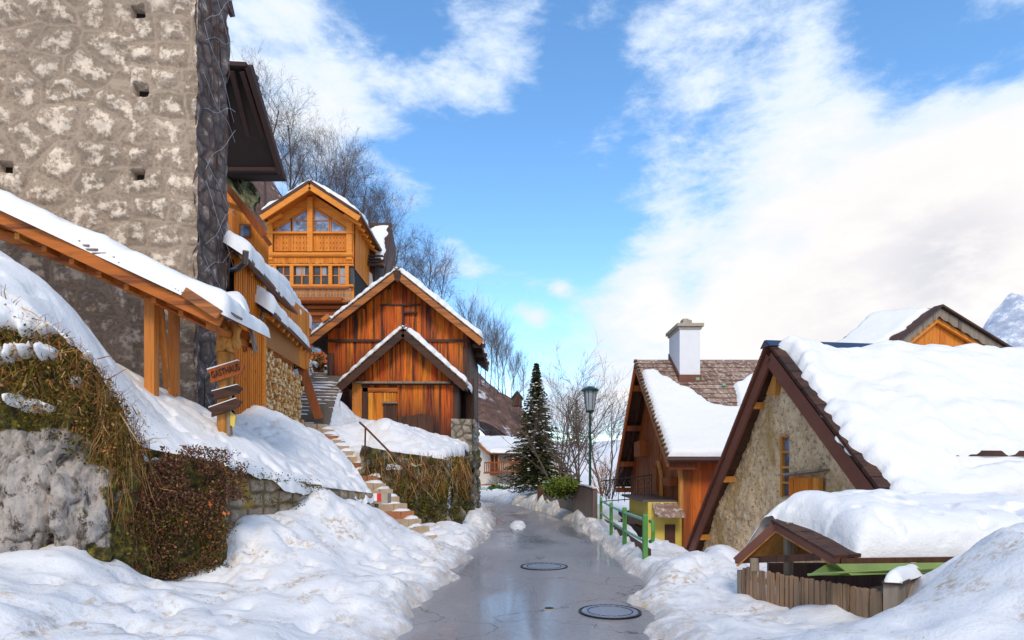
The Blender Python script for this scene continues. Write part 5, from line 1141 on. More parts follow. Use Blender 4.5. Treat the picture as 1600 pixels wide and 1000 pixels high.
mb = MB(); mb.beam(on_wall(h0[0] - .12, z1_ + .04, .1), on_wall(h0[0] + hw2 + .1, z1_ + .12, .1), .2, .035); mb.build('hatch_roof', M['weathered'], hh_)
mb = MB(); mb.beam(on_wall(h0[0] + hw2, z1_, .12), on_wall(h0[0] + hw2, z0_, .12), .06, .12, -rd); mb.build('hatch_frame', M['mill_wood'], hh_)
mb = MB(); i0 = A + rd * .6
mb.prism([i0 + g * 3.0 + V((0, 0, -4.5)), i0 - g * 2.5 + V((0, 0, -4.5)), i0 - g * 2.5 + V((0, 0, -2.6)), i0 + V((0, 0, -.3)), i0 + g * 3.0 + V((0, 0, -3.6))], rd * (LEN - 1)); mb.build('inner_lining', M['gap_black'], c2)
mb = MB()
for f in (.18, .5, .8):
    q = A + dL * f + V((0, 0, -.2)); mb.beam(q + rd * .0, q + rd * .4, .14, .12)
q = A + V((0, 0, -.35)); mb.prism([q + rd * .1 + g * .02, q + rd * .1 + g * .34 + V((0, 0, -.45)), q + rd * .1 + g * .05 + V((0, 0, -.5))], rd * .2)
mb.build_each('purlin_end', M['mill_wood'], c2)

# ------------------------------------------------------------------ gable roof standing up behind
c3 = thing('rear_gable_house', 'wooden gable with carved verge boards rising behind the snowy stone house', 'house', tuple(P(1465, 700, 20)))
A = P(1466, 480, 20); Lq = P(1342, 580, 18.8); Rq = P(1665, 602, 21.6); bk = (V((-.80, .60, 0)).normalized()) * 1.9
wd = V((Rq.x - Lq.x, Rq.y - Lq.y, 0)).normalized()
for (Q, k) in ((Lq, 0), (Rq, 1)):
    mb = MB(); mb.slab(A, Q, Q + bk, A + bk, .10); rf = mb.build('roof', M['dark_wood'], c3)
    n = 14; mb = MB(); d = (Q - A); pts = []
    for i in range(2 * n + 1): q = A + d * (i / (2 * n)); pts.append(q + V((0, -.05, -.30 - (.05 if i % 2 else 0))))
    mb.prism([A + V((0, -.05, -.02)), Q + V((0, -.05, -.02))] + pts[::-1], (0, .05, 0)); mb.build('verge_board', M['weathered'], rf)
    mb = MB(); mb.beam(A + V((0, .1, -.40)), Q + V((0, .1, -.40)), .10, .14); mb.build('inner_verge', M['larch_beam'], rf)
    mb = MB(); mb.beam(A + V((0, -.02, .03)), Q + V((0, -.02, .03)), .3, .06); mb.build('shingle_edge', M['dark_wood'], rf)
roof = bpy.data.objects
roof_snow('snow_cover', A + bk * .12 + V((0, 0, .04)), A + bk * 1.02 + V((0, 0, .05)), Lq + bk * 1.02 + V((0, 0, .05)), Lq + bk * .12 + V((0, 0, .04)), .12, c3, 320, r=.15, wig=.15, res=.08)
mb = MB(); wA = A + V((-.25, .55, -.32)); mb2 = planks(mb, (Lq + bk * .12 + V((0, .2, 0))) * 1.0 - V((0, 0, Lq.z)), wd, (Rq - Lq).length, lambda s: A.z - .33 - (((A - Lq).dot(wd) - s) * (A.z - Lq.z) / (A - Lq).dot(wd) if s < (A - Lq).dot(wd) else (s - (A - Lq).dot(wd)) * (A.z - Rq.z) / (Rq - A).dot(wd)), C_(4.0), .30, .03, seed=90); mb.build('gable_wall', M['larch'], c3)
mb = MB(); mb.beam(A + V((-.15, -.0, -.42)), A + V((-.35, .7, -.42)), .18, .2); mb.box(A + V((-.9, .35, -.95)), (.22, .1, .3)); mb.build('purlin_end', M['mill_wood'], c3)
mb = MB(); mb.hexa([Lq + bk * .3 + V((.8, 0, -3)), Rq + bk * .3 + V((-.8, 0, -3)), Rq + bk + V((-.8, 0, -3)), Lq + bk + V((.8, 0, -3))], [Lq + bk * .3 + V((.8, 0, .3)), Rq + bk * .3 + V((-.8, 0, .3)), Rq + bk + V((-.8, 0, .3)), Lq + bk + V((.8, 0, .3))]); mb.build('inner_lining', M['gap_black'], c3)

# ------------------------------------------------------------------ low shed in front, right
sh = thing('snowy_shed', 'low open shed with small gable and thick rounded snow on its roof', 'shed', (3.6, 6.2, 0))
A = P(1213, 817, 6.7); Lq = P(1152, 872, 7.0); Rq = P(1311, 873, 5.6)
rdv = V((1, .05, 0)).normalized(); LN = 5.5
RR = P(1720, 868, 5.75); RA = P(1700, 812, 6.9)
mb = MB(); mb.slab(A, RA, RR, Rq, .05); rf = mb.build('front_roof', M['verge_metal'], sh)
mb = MB(); mb.slab(A, RA, Lq + (RA - A), Lq, .05); rb = mb.build('rear_roof', M['mill_wood'], sh)
for Q in (Lq, Rq):
    mb = MB(); mb.beam(A + V((-.02, -.02, -.03)), Q + V((-.02, -.02, -.03)), .035, .085); mb.build('verge_board', M['verge_metal'], sh)
    mb = MB(); mb.beam(A + V((-.01, -.02, -.085)), Q + V((-.01, -.02, -.085)), .03, .025); mb.build('verge_lath', M['mill_wood'], sh)
mb = MB(); u = (Rq - A).normalized()
for k in range(5): q = A.lerp(Rq, (k + .5) / 5) + V((.07, 0, .03)); mb.beam(q - u * .12, q + u * .13, .26, .03, (0, -.5, 1))
mb.build('shingle_edge', M['dark_post'], sh)
mb = MB(); mb.beam(Rq + V((0, -.01, -.035)), RR + V((0, -.01, -.035)), .05, .085); mb.build('eave_board', M['dark_post'], sh)
a0 = .26; S_A = A.lerp(RA, .07); S_B = RA; S_C = RR; S_D = Rq.lerp(RR, .03)
# one thick cushion of snow over both slopes
def cushion():
    nu, nv = 220, 130; u, v = np.meshgrid(np.linspace(0, 1, nu), np.linspace(0, 1, nv), indexing='ij')
    a, ra, l, lr, r_, rr_ = [np.array(tuple(k)) for k in (A, RA, Lq, Lq + (RA - A), Rq, RR)]
    U_ = u[..., None]; ridge = a * (1 - U_) + ra * U_; lo = l * (1 - U_) + lr * U_; ro = r_ * (1 - U_) + rr_ * U_
    w = v[..., None]; Q = np.where(w < .4, lo * (1 - w / .4) + ridge * (w / .4), ridge * (1 - (w - .4) / .6) + ro * ((w - .4) / .6))
    L_ = np.linalg.norm(ra - a)
    du = u * L_ - .03 - .06 * np.clip((v - .42) / .2, 0, 1) - .10 * np.clip((v - .45) / .3, 0, 1) ** 1.5 * (v < 2) + fbm(v * 3, u * 0, 0, 1.2, 3, 7) * .06
    front = np.clip((1 - v) * 1.35 / .30, 0, 1); back = np.clip(v * .95 / .25, 0, 1); kk = lambda e: np.sqrt(np.clip(1 - (1 - np.clip(e, 0, 1)) ** 2, 0, 1))
    f = kk(du / .34) * kk(front) * kk(back)
    hgt = (.34 + .04 * fbm(Q[..., 0], Q[..., 1], 0, 1.3, 3, 12)) * f
    hgt = hgt * (1 - .25 * np.clip(1 - np.abs(v - .62) / .2, 0, 1) * 0)
    Q[..., 2] += hgt - .02; bul = kk(front) * (v > .4) * np.clip((v - .6) / .4, 0, 1) * (f > .05)
    Q[..., 1] -= .10 * np.sin(np.clip((v - .75) / .25, 0, 1) * math.pi * .75) * np.clip(f * 1.5, 0, 1)
    lp = lumps(Q[..., 0], Q[..., 1], Q[..., 2], .55, 30) * np.clip(f * 1.5, 0, 1); Q[..., 2] += lp; Q[..., 1] -= lp * .5
    return mkobj('snow_cover', Q, grid_faces(nu, nv), M['snow'], sh, None, True)
cushion()
mb = MB(); q = P(1232, 890, 6.55); mb.box((q.x, q.y, (P(0, 838, 6.55).z + 0) / 2 + .1), (.075, .075, P(0, 838, 6.55).z + .1)); mb.build('post', M['weathered'], sh)
mb = MB(); mb.beam(Lq + V((.05, .15, -.05)), Rq + V((0, .15, -.0)), .05, .07); mb.build('tie_beam', M['dark_post'], sh)
mb = MB(); mb.box((6.2, 7.6, .0), (6.0, .06, 1.0)); mb.build('back_wall', M['dark_post'], sh)
mb = MB(); mb.box(tuple(P(1179, 882, 6.75)), (.09, .04, .14)); mb.build('board', M['weathered'], sh)
ld = thing('green_boat_cover', 'weathered green metal cover lying under the eave of the low shed', 'cover', tuple(P(1380, 890, 5.55)))
p0, p1, p2, p3 = P(1262, 897, 5.62), P(1294, 876, 5.75), P(1620, 876, 5.9), P(1620, 884, 5.5)
mb = MB(); mb.hexa([P(1262, 899, 5.6), P(1330, 899, 5.40), P(1620, 889, 5.55), P(1620, 886, 6.1)], [P(1290, 882, 5.75), P(1306, 881, 5.45), P(1620, 877, 5.6), P(1620, 876, 6.1)]); mb.build('cover_sheet', M['lid_green'], ld)
mb = MB(); mb.tube([P(1262, 898, 5.58), P(1308, 895, 5.42), P(1400, 890, 5.42), P(1620, 884, 5.53)], .012, 8); mb.build('rolled_edge', M['lid_green'], ld)
# picket fence
pf = thing('picket_fence', 'low weathered picket fence half buried in snow before the shed', 'fence', tuple(P(1270, 950, 6)))
a_, b_ = P(1163, 886, 7.0), P(1388, 925, 5.15); n = 28; d = (b_ - a_); dn = V((d.x, d.y, 0)).normalized()
topz_ = lambda f: a_.z + (b_.z - a_.z) * f
for k in range(n):
    f = k / (n - 1); q = a_ + d * f; q.z = P(0, 886 + 17 * min(f / .35, 1) * .6 + (f > .35) * 16 * ((f - .35) / .65) ** .8 * 1.0 + 1, q.y).z if False else q.z + R.uniform(-.012, .012)
    w = .052 if f < .55 else .062; h = .62
    mb = MB(); hx = dn * w / 2; nn_ = V((dn.y, -dn.x, 0)) * .018; zt = q.z; zb_ = zt - h
    t_ = R.uniform(-.012, .012)
    mb.prism([V((q.x, q.y, zb_)) - hx, V((q.x, q.y, zb_)) + hx, V((q.x + t_, q.y, zt - .01)) + hx, V((q.x + t_, q.y, zt)) + hx * .4, V((q.x + t_, q.y, zt)) - hx * .4, V((q.x + t_, q.y, zt - .01)) - hx], nn_); mb.build('picket', M['picket_wood'], pf)
mb = MB()
for zz_ in (-.12, -.38): mb.beam(a_ + V((0, .03, zz_)), b_ + V((0, .03, zz_)), .03, .06)
mb.build_each('fence_rail', M['picket_wood'], pf)
mb = MB()
for f in (.0, .5): q = a_ + d * f + V((0, .08, 0)); mb.box((q.x, q.y, q.z - .38), (.08, .08, .66))
mb.build_each('fence_post', M['weathered'], pf)
bx = thing('wooden_bin_box', 'square wooden box at the fence end with a cap of snow', 'box', tuple(P(1410, 945, 5.1)))
q = P(1386, 916, 5.05); q2 = P(1447, 893, 5.7)
F0_, F1_ = P(1380, 912, 5.05), P(1404, 914, 4.98); G0, G1 = P(1448, 893, 5.9), P(1440, 893, 6.0)
mb = MB(); dz = V((0, 0, -.62)); mb.hexa([F0_ + dz, F1_ + dz, G0 + dz, G1 + dz], [F0_, F1_, G0, G1]); mb.build('side_panel', M['weathered'], bx)
mb = MB(); dz = V((0, 0, .03)); mb.hexa([F0_ + V((-.03, -.03, 0)), F1_ + V((.02, -.03, 0)), G0 + V((.04, 0, 0)), G1 + V((-.05, 0, 0))], [F0_ + dz + V((-.03, -.03, 0)), F1_ + dz + V((.02, -.03, 0)), G0 + dz + V((.04, 0, 0)), G1 + dz + V((-.05, 0, 0))]); mb.build('cap_board', M['dark_wood'], bx)
roof_snow('snow_cover', G1 + V((-.06, 0, .05)), G0 + V((.05, 0, .05)), F1_ + V((.03, -.03, .05)), F0_ + V((-.03, -.04, .05)), .11, bx, 330, r=.09, wig=.02, res=.02)

# ------------------------------------------------------------------ green railing, wooden fence panel, lamps
gr = thing('green_railing', 'green painted metal railing with two rails along the snowy road edge', 'railing', (2.3, 13, 0))
pp = [(1008, 803, 10.1), (976, 793, 12.2), (955, 785, 14.6), (939, 777, 18.0)]; tops = [P(*k) for k in pp]
for k, t_ in enumerate(tops):
    mb = MB(); d = (tops[min(k + 1, 3)] - tops[max(k - 1, 0)]); d.z = 0; d.normalize(); ang = math.atan2(d.y, d.x)
    mb.box((t_.x, t_.y, t_.z - .42), (.105, .075, .78), ang); n = 8; c_ = V((t_.x, t_.y, t_.z - .05)); w = .0525
    mb.prism([c_ + d * (w * math.cos(a)) + V((0, 0, w * math.sin(a))) + V((-d.y, d.x, 0)) * .0375 for a in np.linspace(0, math.pi, 9)], V((d.y, -d.x, 0)) * .075); mb.build('post', M['rail_green'], gr)
for zo in (.10, .46):
    mb = MB(); mb.tube([t_ + V((0.0, 0, -zo)) for t_ in tops], .027, 10); mb.build('rail', M['rail_side'], gr)
mb = MB(); q = tops[0]; mb.tube([q + V((.085, -.0, -.12)), q + V((.10, -.12, -.13)), q + V((.10, -.15, -.28)), q + V((.10, -.12, -.42)), q + V((.085, 0, -.46))], .032, 10); mb.build('end_loop', M['rail_green'], gr)
mb = MB(); mb.beam(tops[0] + V((.12, .2, -.82)), tops[3] + V((.12, 0, -.86)), .05, .42); mb.build('kick_board', M['dark_post'], gr)

fp = thing('board_fence', 'grey brown vertical board fence topped with snow beside the tall lamp post', 'fence', (2.2, 21, .3))
fpts = [P(929, 766, 18.3), P(915, 761.5, 19.8), P(895, 758.5, 22.0), P(870, 756.5, 25), P(849, 756, 27.5)]
for k in range(4):
    a_, b_ = fpts[k + 1], fpts[k]; d = V((b_.x - a_.x, b_.y - a_.y, 0)); L = d.length
    mb = MB(); planks(mb, (a_.x, a_.y, 0), d, L, lambda s: a_.z + (b_.z - a_.z) * s / L, C_(-.1), .14, .04, seed=95 + k, gap=.003, out=.004); mb.build('board_panel', M['fence_panel'], fp)
    mb = MB(); mb.beam(a_ + V((0, 0, .03)), b_ + V((0, 0, .03)), .13, .05); mb.build('top_cap', M['dark_post'], fp)
    mb = MB(); mb.beam(a_ + V((0, 0, .07)), b_ + V((0, 0, .07)), .12, .05); mb.build('snow_strip', M['snow'], fp)
mb = MB(); q = fpts[0]; mb.box((q.x + .03, q.y, q.z - .55), (.10, .10, 1.16)); mb.build('end_post', M['grey_gutter'], fp)
mb = MB(); q = fpts[-1]; mb.box((q.x - .12, q.y, q.z - .45), (.3, .10, .8)); mb.build('end_panel', M['dark_post'], fp)

def lamp(px, ytop, ybase, D, label):
    t = P(px, ytop, D); H = 4.35; zb_ = t.z - H
    r = thing('street_lamp', label, 'street lamp', (t.x, D, zb_), 'green street lamps beside the road')
    q = lambda z: V((t.x, D, zb_ + z))
    mb = MB(); mb.tube([q(0), q(1.0), q(1.05), q(3.52)], [.06, .055, .042, .036], 12); mb.build('pole', M['lamp_green'], r)
    mb = MB(); mb.tube([q(3.52), q(3.56), q(3.60)], [.05, .13, .14], 16); mb.build('collar', M['lamp_green'], r)
    mb = MB(); mb.tube([q(3.60), q(4.22)], [.125, .20], 8); g_ = mb.build('lamp_glass', M['lamp_glass'], r)
    mb = MB()
    for k in range(8): a = 2 * math.pi * k / 8 + .39; mb.tube([q(3.60) + V((.13 * math.cos(a), .13 * math.sin(a), 0)), q(4.22) + V((.205 * math.cos(a), .205 * math.sin(a), 0))], .009, 5)
    mb.build('lantern_frame', M['lamp_green'], r)
    mb = MB(); mb.tube([q(4.20), q(4.24), q(4.28), q(4.35)], [.265, .275, .23, .09], 20); mb.build('lamp_hood', M['lamp_green'], r)
lamp(922, 604, 0, 17.9 * 1.067, 'tall green street lamp behind the board fence by the ivy bush')
lamp(740, 697, 0, 57, 'distant green street lamp in front of the far white house')

# ------------------------------------------------------------------ manhole covers
def manhole(cx, cy, r, label, detail):
    t = thing('manhole_cover', label, 'manhole cover', (cx, cy, .02))
    def ring(r0, r1, z0, z1, n=48):
        mb = MB(); vs = []
        for k in range(n): a = 2 * math.pi * k / n; c_, s_ = math.cos(a), math.sin(a); vs += [(cx + r0 * c_, cy + r0 * s_, z1), (cx + r1 * c_, cy + r1 * s_, z1), (cx + r1 * c_, cy + r1 * s_, z0), (cx + r0 * c_, cy + r0 * s_, z0)]
        fs = [(4 * k + j, 4 * k + (j + 1) % 4, 4 * ((k + 1) % n) + (j + 1) % 4, 4 * ((k + 1) % n) + j) for k in range(n) for j in range(4)]
        mb.add(vs, fs); return mb
    z = .026
    ring(r * .93, r, .0, z).build('frame', M['iron'], t); ring(.001, r * .90, .0, z - .002).build('lid', M['manhole_iron'], t)
    ring(r * .70, r * .73, .0, z + .002).build('lid_ring', M['iron'], t)
    mb = MB(); n = 30
    for k in range(n): a = 2 * math.pi * k / n; mb.box((cx + r * .82 * math.cos(a), cy + r * .82 * math.sin(a), z), (r * .10, r * .07, .008), a)
    for k in range(-6, 7):
        y_ = k * r * .1; L = math.sqrt(max(0, (r * .66) ** 2 - y_ ** 2)) * 2
        if L > .05: mb.box((cx, cy + y_, z), (L, r * .035, .008), 0)
    mb.build('ribs', M['manhole_iron'], t)
q = P(850, 884, 1.57 * 950 / 142); manhole(q.x, q.y, .41, 'round iron manhole cover in the middle of the road farther away', 0)
q = P(953, 954, 1.57 * 950 / 212); manhole(q.x, q.y, .36, 'round ribbed iron manhole cover touching the right snow bank', 1)
for (px, py, lb) in ((828, 951, 'small round iron valve cap in the asphalt left of the near manhole'),):
    q = P(px + 30, py, 1.585 * 950 / (py - 742)); t = thing('valve_cap', lb, 'valve cap', (q.x, q.y, .02)); mb = MB(); mb.tube([(q.x, q.y, 0), (q.x, q.y, .024)], .055, 14); mb.build('lid', M['iron'], t)
    mb = MB(); mb.tube([(q.x, q.y, 0), (q.x, q.y, .020)], .075, 14); mb.build('frame', M['concrete'], t)
# a lump of slush on the road, farther on
xs, ys = np.meshgrid(np.linspace(-.34, .16, 30) * 1.0, np.linspace(17.6, 20.2, 40), indexing='ij'); cx_ = P(808, 0, 19).x
X_ = xs + cx_ + .12; rr_ = np.hypot((xs + .09) / .26, (ys - 18.9) / 1.2); Z_ = .16 * np.clip(1 - rr_ ** 2 + .3 * fbm(X_, ys, 0, 3, 3, 4), -.1, 1) + .0
o = mkobj('slush_patch', np.stack([X_, ys, Z_], -1), grid_faces(30, 40), M['bank_snow'], None, (0, 0, 0), True); tagp(o, 'small heap of dirty slush lying on the far stretch of road', 'snow', kind='stuff')

# ------------------------------------------------------------------ far house and low green fence
f1 = thing('far_white_house', 'far pale plastered house with snowy roof and wooden balcony at the road bend', 'house', tuple(P(780, 768, 50)))
u_ = V((.985, .17, 0)).normalized(); w_v = V((-u_.y, u_.x, 0)); E0 = P(765, 707, 49); E1 = E0 + u_ * 6.2; E1.z = E0.z; H0 = E0 + w_v * 4.6 + V((-.9, 0, 1.5)); H1 = H0 + u_ * 7
mb = MB(); mb.slab(H0, H1, E1, E0, .12); rf = mb.build('roof', M['dark_post'], f1); roof_snow('snow_cover', H0, H1, E1, E0, .24, rf, 400, r=.2, res=.12, wig=.1)
mb = MB(); mb.beam(H0 + V((-.05, 0, -.12)), E0 + V((-.05, -.05, -.12)), .1, .26); mb.build('verge_board', M['verge_wood'], rf)
mb = MB(); mb.tube([E0 + V((0, -.1, -.1)), E1 + V((0, -.1, -.1))], .07, 8); mb.build('gutter', M['gutter'], rf)
W0 = E0 + w_v * .7 + u_ * .3; zb_ = -.3
mb = MB(); i = lambda p, z: V((p.x, p.y, z)); a_, b_, c_, d_ = W0, W0 + u_ * 5.6, W0 + u_ * 5.6 + w_v * 4, W0 + w_v * 4; mb.hexa([i(a_, zb_), i(b_, zb_), i(c_, zb_), i(d_, zb_)], [i(a_, E0.z), i(b_, E0.z), i(c_, E0.z + .2), i(d_, E0.z + 1.2)]); mb.build('wall', M['far_wall'], f1)
l0, l1 = P(728, 0, 52.5), P(768, 0, 50.5); mb = MB(); mb.prism([i(l0, -.3), i(l1, -.3), i(l1, E0.z - .1), i(l0, 5.2)], (.5, 3, 0)); mb.build('gable_wall', M['far_wall'], f1)
def fwin(px0, px1, py0, py1, D, nm, mt='orange_frame'):
    a_, b_ = P(px0, py1, D), P(px1, py0, D); mb = MB(); cx, cz = (a_.x + b_.x) / 2, (a_.z + b_.z) / 2; w, h = b_.x - a_.x, b_.z - a_.z
    for s_ in (-1, 1): mb.box((cx + s_ * w / 2, D, cz), (.12, .1, h)); mb.box((cx, D - .01, cz + s_ * h / 2), (w, .1, .12))
    mb.box((cx, D, cz), (.08, .08, h)); mb.box((cx, D - .005, cz + h * .1), (w, .08, .07)); f = mb.build(nm, M[mt], f1); mb = MB(); mb.box((cx, D + .03, cz), (w, .04, h)); mb.build('pane', M['dark_glass'], f)
fwin(766, 779, 710, 742, 49.4, 'balcony_door'); fwin(798, 810, 712, 738, 49.6, 'window', 'brown_wood'); fwin(743, 757, 750, 766, 51.5, 'window'); fwin(733, 738, 712, 728, 52, 'window', 'brown_wood')
mb = MB(); a_ = P(757, 738, 48.4); b_ = P(830, 736, 49.2)
for k in range(26): q = a_.lerp(b_, k / 25); mb.box((q.x, q.y, q.z + .38), (.07, .05, .75))
mb.beam(a_ + V((0, 0, .78)), b_ + V((0, 0, .78)), .1, .09); mb.beam(a_, b_, .12, .1); mb.beam(a_ + V((0, .6, -.06)), b_ + V((0, .6, -.06)), 1.3, .1); mb.build('balcony', M['brown_wood'], f1)
lf = thing('low_green_fence', 'low green rail fence along the snow at the road bend', 'fence', tuple(P(780, 775, 44)))
a_, b_ = P(736, 764, 44), P(822, 764, 43)
for k in range(7):
    q = a_.lerp(b_, k / 6); mb = MB(); mb.box((q.x, q.y, q.z - .25), (.14, .1, .7)); mb.build('post', M['rail_green'], lf)
for zz_ in (0, -.3): mb = MB(); mb.tube([a_ + V((0, 0, zz_)), b_ + V((0, 0, zz_))], .045, 8); mb.build('rail', M['rail_side'], lf)
ct = thing('wooden_cart', 'small wooden trestle with snow beside the far lamp', 'trestle', tuple(P(759, 768, 46)))
mb = MB(); a_, b_ = P(747, 758, 46), P(771, 757, 46); mb.beam(a_, b_, .5, .09)
for f in (.1, .9): q = a_.lerp(b_, f); mb.beam(q, q + V((-.2, 0, -.6)), .08, .08, (0, 1, 0)); mb.beam(q, q + V((.2, 0, -.6)), .08, .08, (0, 1, 0))
mb.build('frame', M['brown_wood'], ct)

# ------------------------------------------------------------------ rocky vegetated face, lower left
fpath = [V(p) for p in ((-9, 5.12, 0), (-6.4, 5.77, 0), (-5.18, 6.07, 0), (-4.64, 6.22, 0), (-4.40, 6.37, 0), (-4.24, 6.62, 0), (-4.27, 7.0, 0), (-3.66, 7.74, 0))]
topc = [5.0, 3.85, 3.38, 3.05, 2.80, 2.35, 1.92, 1.74]
pts = smooth_poly([(p.x, p.y, t) for p, t in zip(fpath, topc)], 300, 1); tz_ = pts[:, 2].copy()
nv = 150; v = np.linspace(0, 1, nv)[None]; tan = np.gradient(pts[:, :2], axis=0); tan /= np.linalg.norm(tan, axis=1)[:, None]; nrm = np.stack([tan[:, 1], -tan[:, 0]], 1)
zz = .1 + (tz_[:, None] - .1) * v; xx = np.repeat(pts[:, :1], nv, 1); yy_ = np.repeat(pts[:, 1:2], nv, 1)
xs_ = np.clip((xx + 4.15) / -.35, 0, 1)                     # 1 in the rock part
dsp = .22 * fbm(xx, yy_, zz, .9, 3, 12) + xs_ * (.12 - .75 * np.clip(.28 - np.abs(fbm(xx * 1.5, yy_ * 1.5, zz * .45, 1.5, 3, 13)), 0, 1) - .38 * np.clip(.20 - np.abs(fbm(xx * 1.2, yy_ * 1.2, zz * .6, 4.2, 3, 18)), 0, 1) + .10 * fbm(xx, yy_, zz * .5, 5, 4, 15)) + .03 * fbm(xx, yy_, zz, 9, 3, 14) + .10 * np.sin(v * math.pi)
dsp = dsp * np.clip((1 - v) * 8 + .25, 0, 1)
xx = xx + nrm[:, :1] * dsp; yy_ = yy_ + nrm[:, 1:] * dsp
moss = np.clip((zz - 1.95 - .25 * fbm(xx, zz, 0, 1.2, 3, 4)) / .3, 0, .5) + np.clip((.95 - zz + .3 * fbm(xx, zz, 0, 2, 2, 8)) / .3, 0, .16) + .5 * (1 - xs_)
rk = mkobj('rock_face', np.stack([xx, yy_, zz], -1), grid_faces(300, nv), M['rock'], None, (-5.5, 6.2, .1), True, {'moss': moss}); tagp(rk, 'pale limestone rock face with moss under the dry grass', 'rock')
fl = on_poly(fpath[1:7], .15); fa = on_poly(fpath[1:6], .22)
def topat(p):
    k = min(range(len(pts)), key=lambda i: (pts[i][0] - p.x) ** 2 + (pts[i][1] - p.y) ** 2) if False else int(np.argmin((pts[:, 0] - p.x) ** 2 + (pts[:, 1] - p.y) ** 2)); return float(tz_[k])
def pick(f, lo, hi, out=0):
    def g_():
        p = f(0, 0); t = topat(p); z1 = t + hi; z0 = t + lo; p.z = R.uniform(z0, z1); return p
    return g_
mb = MB()
strands(mb, 4200, pick(fa, -.95, .02), lambda p: V((R.uniform(-1, 1), R.uniform(-.6, -.05), R.uniform(-.8, 1.0))), (.05, .20), (.0012, .0045), 2)
leaves(mb, 1500, pick(fa, -.9, .02), (.008, .028))
strands(mb, 3000, pick(fl, -.38, .05), lambda p: V((R.uniform(-.9, 1), R.uniform(-.6, .1), R.uniform(-.7, 1.0))), (.05, .20), (.0012, .0045), 2)
for k in range(70):
    p = pick(fl, -.5, .05)(); q = p + V((R.uniform(-.3, .4), R.uniform(-.15, .0), R.uniform(-.35, .2))); mb.tube([p, p.lerp(q, .5) + V((0, -.03, R.uniform(-.05, .05))), q], [.006, .005, .002], 4)
strands(mb, 800, pick(on_poly(fpath[4:7], .16), -1.3, .03), lambda p: V((R.uniform(-.3, .4), R.uniform(-.4, -.1), -.8)), (.12, .42), (.0015, .004), 4)
o = mb.build('dry_grass', M['dry_grass']); tagp(o, 'dry tangled grass and stalks hanging over the rock', 'grass', kind='stuff')
mb = MB(); leaves(mb, 5500, pick(fa, -1.15, -.05), (.006, .022)); leaves(mb, 1200, lambda: (lambda p: V((p.x, p.y, R.uniform(.5, 1.1))))(fa(0, 0)), (.008, .03)); strands(mb, 900, pick(fa, -1.0, -.1), lambda p: V((R.uniform(-.4, .5), R.uniform(-.6, -.1), -.7)), (.06, .2), (.002, .004))
o = mb.build('moss_tufts', M['green_moss']); tagp(o, 'green moss tufts on the rock below the dry grass', 'moss', kind='stuff')
mb = MB(); leaves(mb, 30, pick(fl, -.6, .0), (.012, .03)); leaves(mb, 12, lambda: (lambda p: V((p.x, p.y, R.uniform(.7, 1.25))))(on_poly(fpath[5:8], .35)(0, 0)), (.02, .04))
o = mb.build('fallen_leaves', M['orange_leaf']); tagp(o, 'withered orange leaves caught in the dry grass', 'leaves', kind='stuff')
# broken patches of snow lying among the grass: a skin over the rock, thick where snow has stayed
msk = np.full_like(zz, -1.)
for (px, py, w, h) in ((60, 517, 48, 13), (60, 553, 52, 12), (0, 560, 30, 14), (20, 628, 24, 12), (60, 640, 34, 10), (20, 500, 60, 26), (100, 500, 30, 16), (140, 560, 16, 8), (118, 535, 18, 8), (70, 480, 60, 26), (120, 600, 10, 6), (0, 480, 60, 22), (168, 620, 8, 6)):
    ppx = 800 + xx / yy_ * 950; ppy = 742 - (zz - HC) / yy_ * 950
    msk = np.maximum(msk, 1 - np.hypot((ppx - px) / w, (ppy - py) / h))
msk = msk + .30 * fbm(xx * 1.0, zz * 1.2, yy_, 5.0, 4, 61) - .10
th_ = np.clip(msk / .5, 0, 1); th_ = np.sqrt(1 - (1 - th_) ** 2)
ou = np.where(th_ > 0, .03 + .10 * th_, -.04)
sx_ = xx + nrm[:, :1] * ou; sy_ = yy_ + nrm[:, 1:] * ou; sz_ = zz + .05 * th_
o = mkobj('snow_patches', np.stack([sx_, sy_, sz_], -1), grid_faces(300, nv), M['snow'], None, (-5.5, 6.2, 1), True); tagp(o, 'loose patches of snow caught on the dry grass', 'snow', kind='stuff')
# dark reddish creeper hedge over the wall
mb = MB()
fh0 = on_poly([V(p) for p in ((-4.32, 6.62, 0), (-4.22, 6.98, 0), (-3.5, 7.85, 0))], .22)
def fh_(z0, z1):              # ragged outline, thin spots where the wall shows
    while True:
        p = fh0(z0, z1); u = (p.y - 6.62) / 1.23; nz = float(fbm(p.x * 1.0 + p.y, p.z, 0, 2.6, 3, 44))
        top = 1.93 + .08 * float(vnoise(p.y * 4, 0, 0, 3)); right = 1.0 - .30 * (1 - (p.z - .4) / 1.3) + .10 * float(vnoise(p.z * 5, 1, 0, 4))
        if p.z < top and u < right and nz > -.35 + R.uniform(-.2, .2): return p
strands(mb, 1500, lambda: fh_(.35, 2.0), lambda p: V((R.uniform(-1, 1), R.uniform(-.5, .1), R.uniform(-1, .6))), (.08, .3), (.001, .003), 3)
leaves(mb, 13000, lambda: fh_(.4, 2.0), (.006, .022))
o = mb.build('creeper_hedge', M['creeper'], None, loc=(-4.1, 7.3, .4)); tagp(o, 'dark reddish leafless creeper hanging over the wall beside the rock', 'creeper')
mb = MB(); leaves(mb, 4200, lambda: fh_(.4, 1.2), (.006, .02)); o = mb.build('hedge_moss', M['green_moss']); tagp(o, 'yellow green moss at the foot of the creeper', 'moss', kind='stuff')
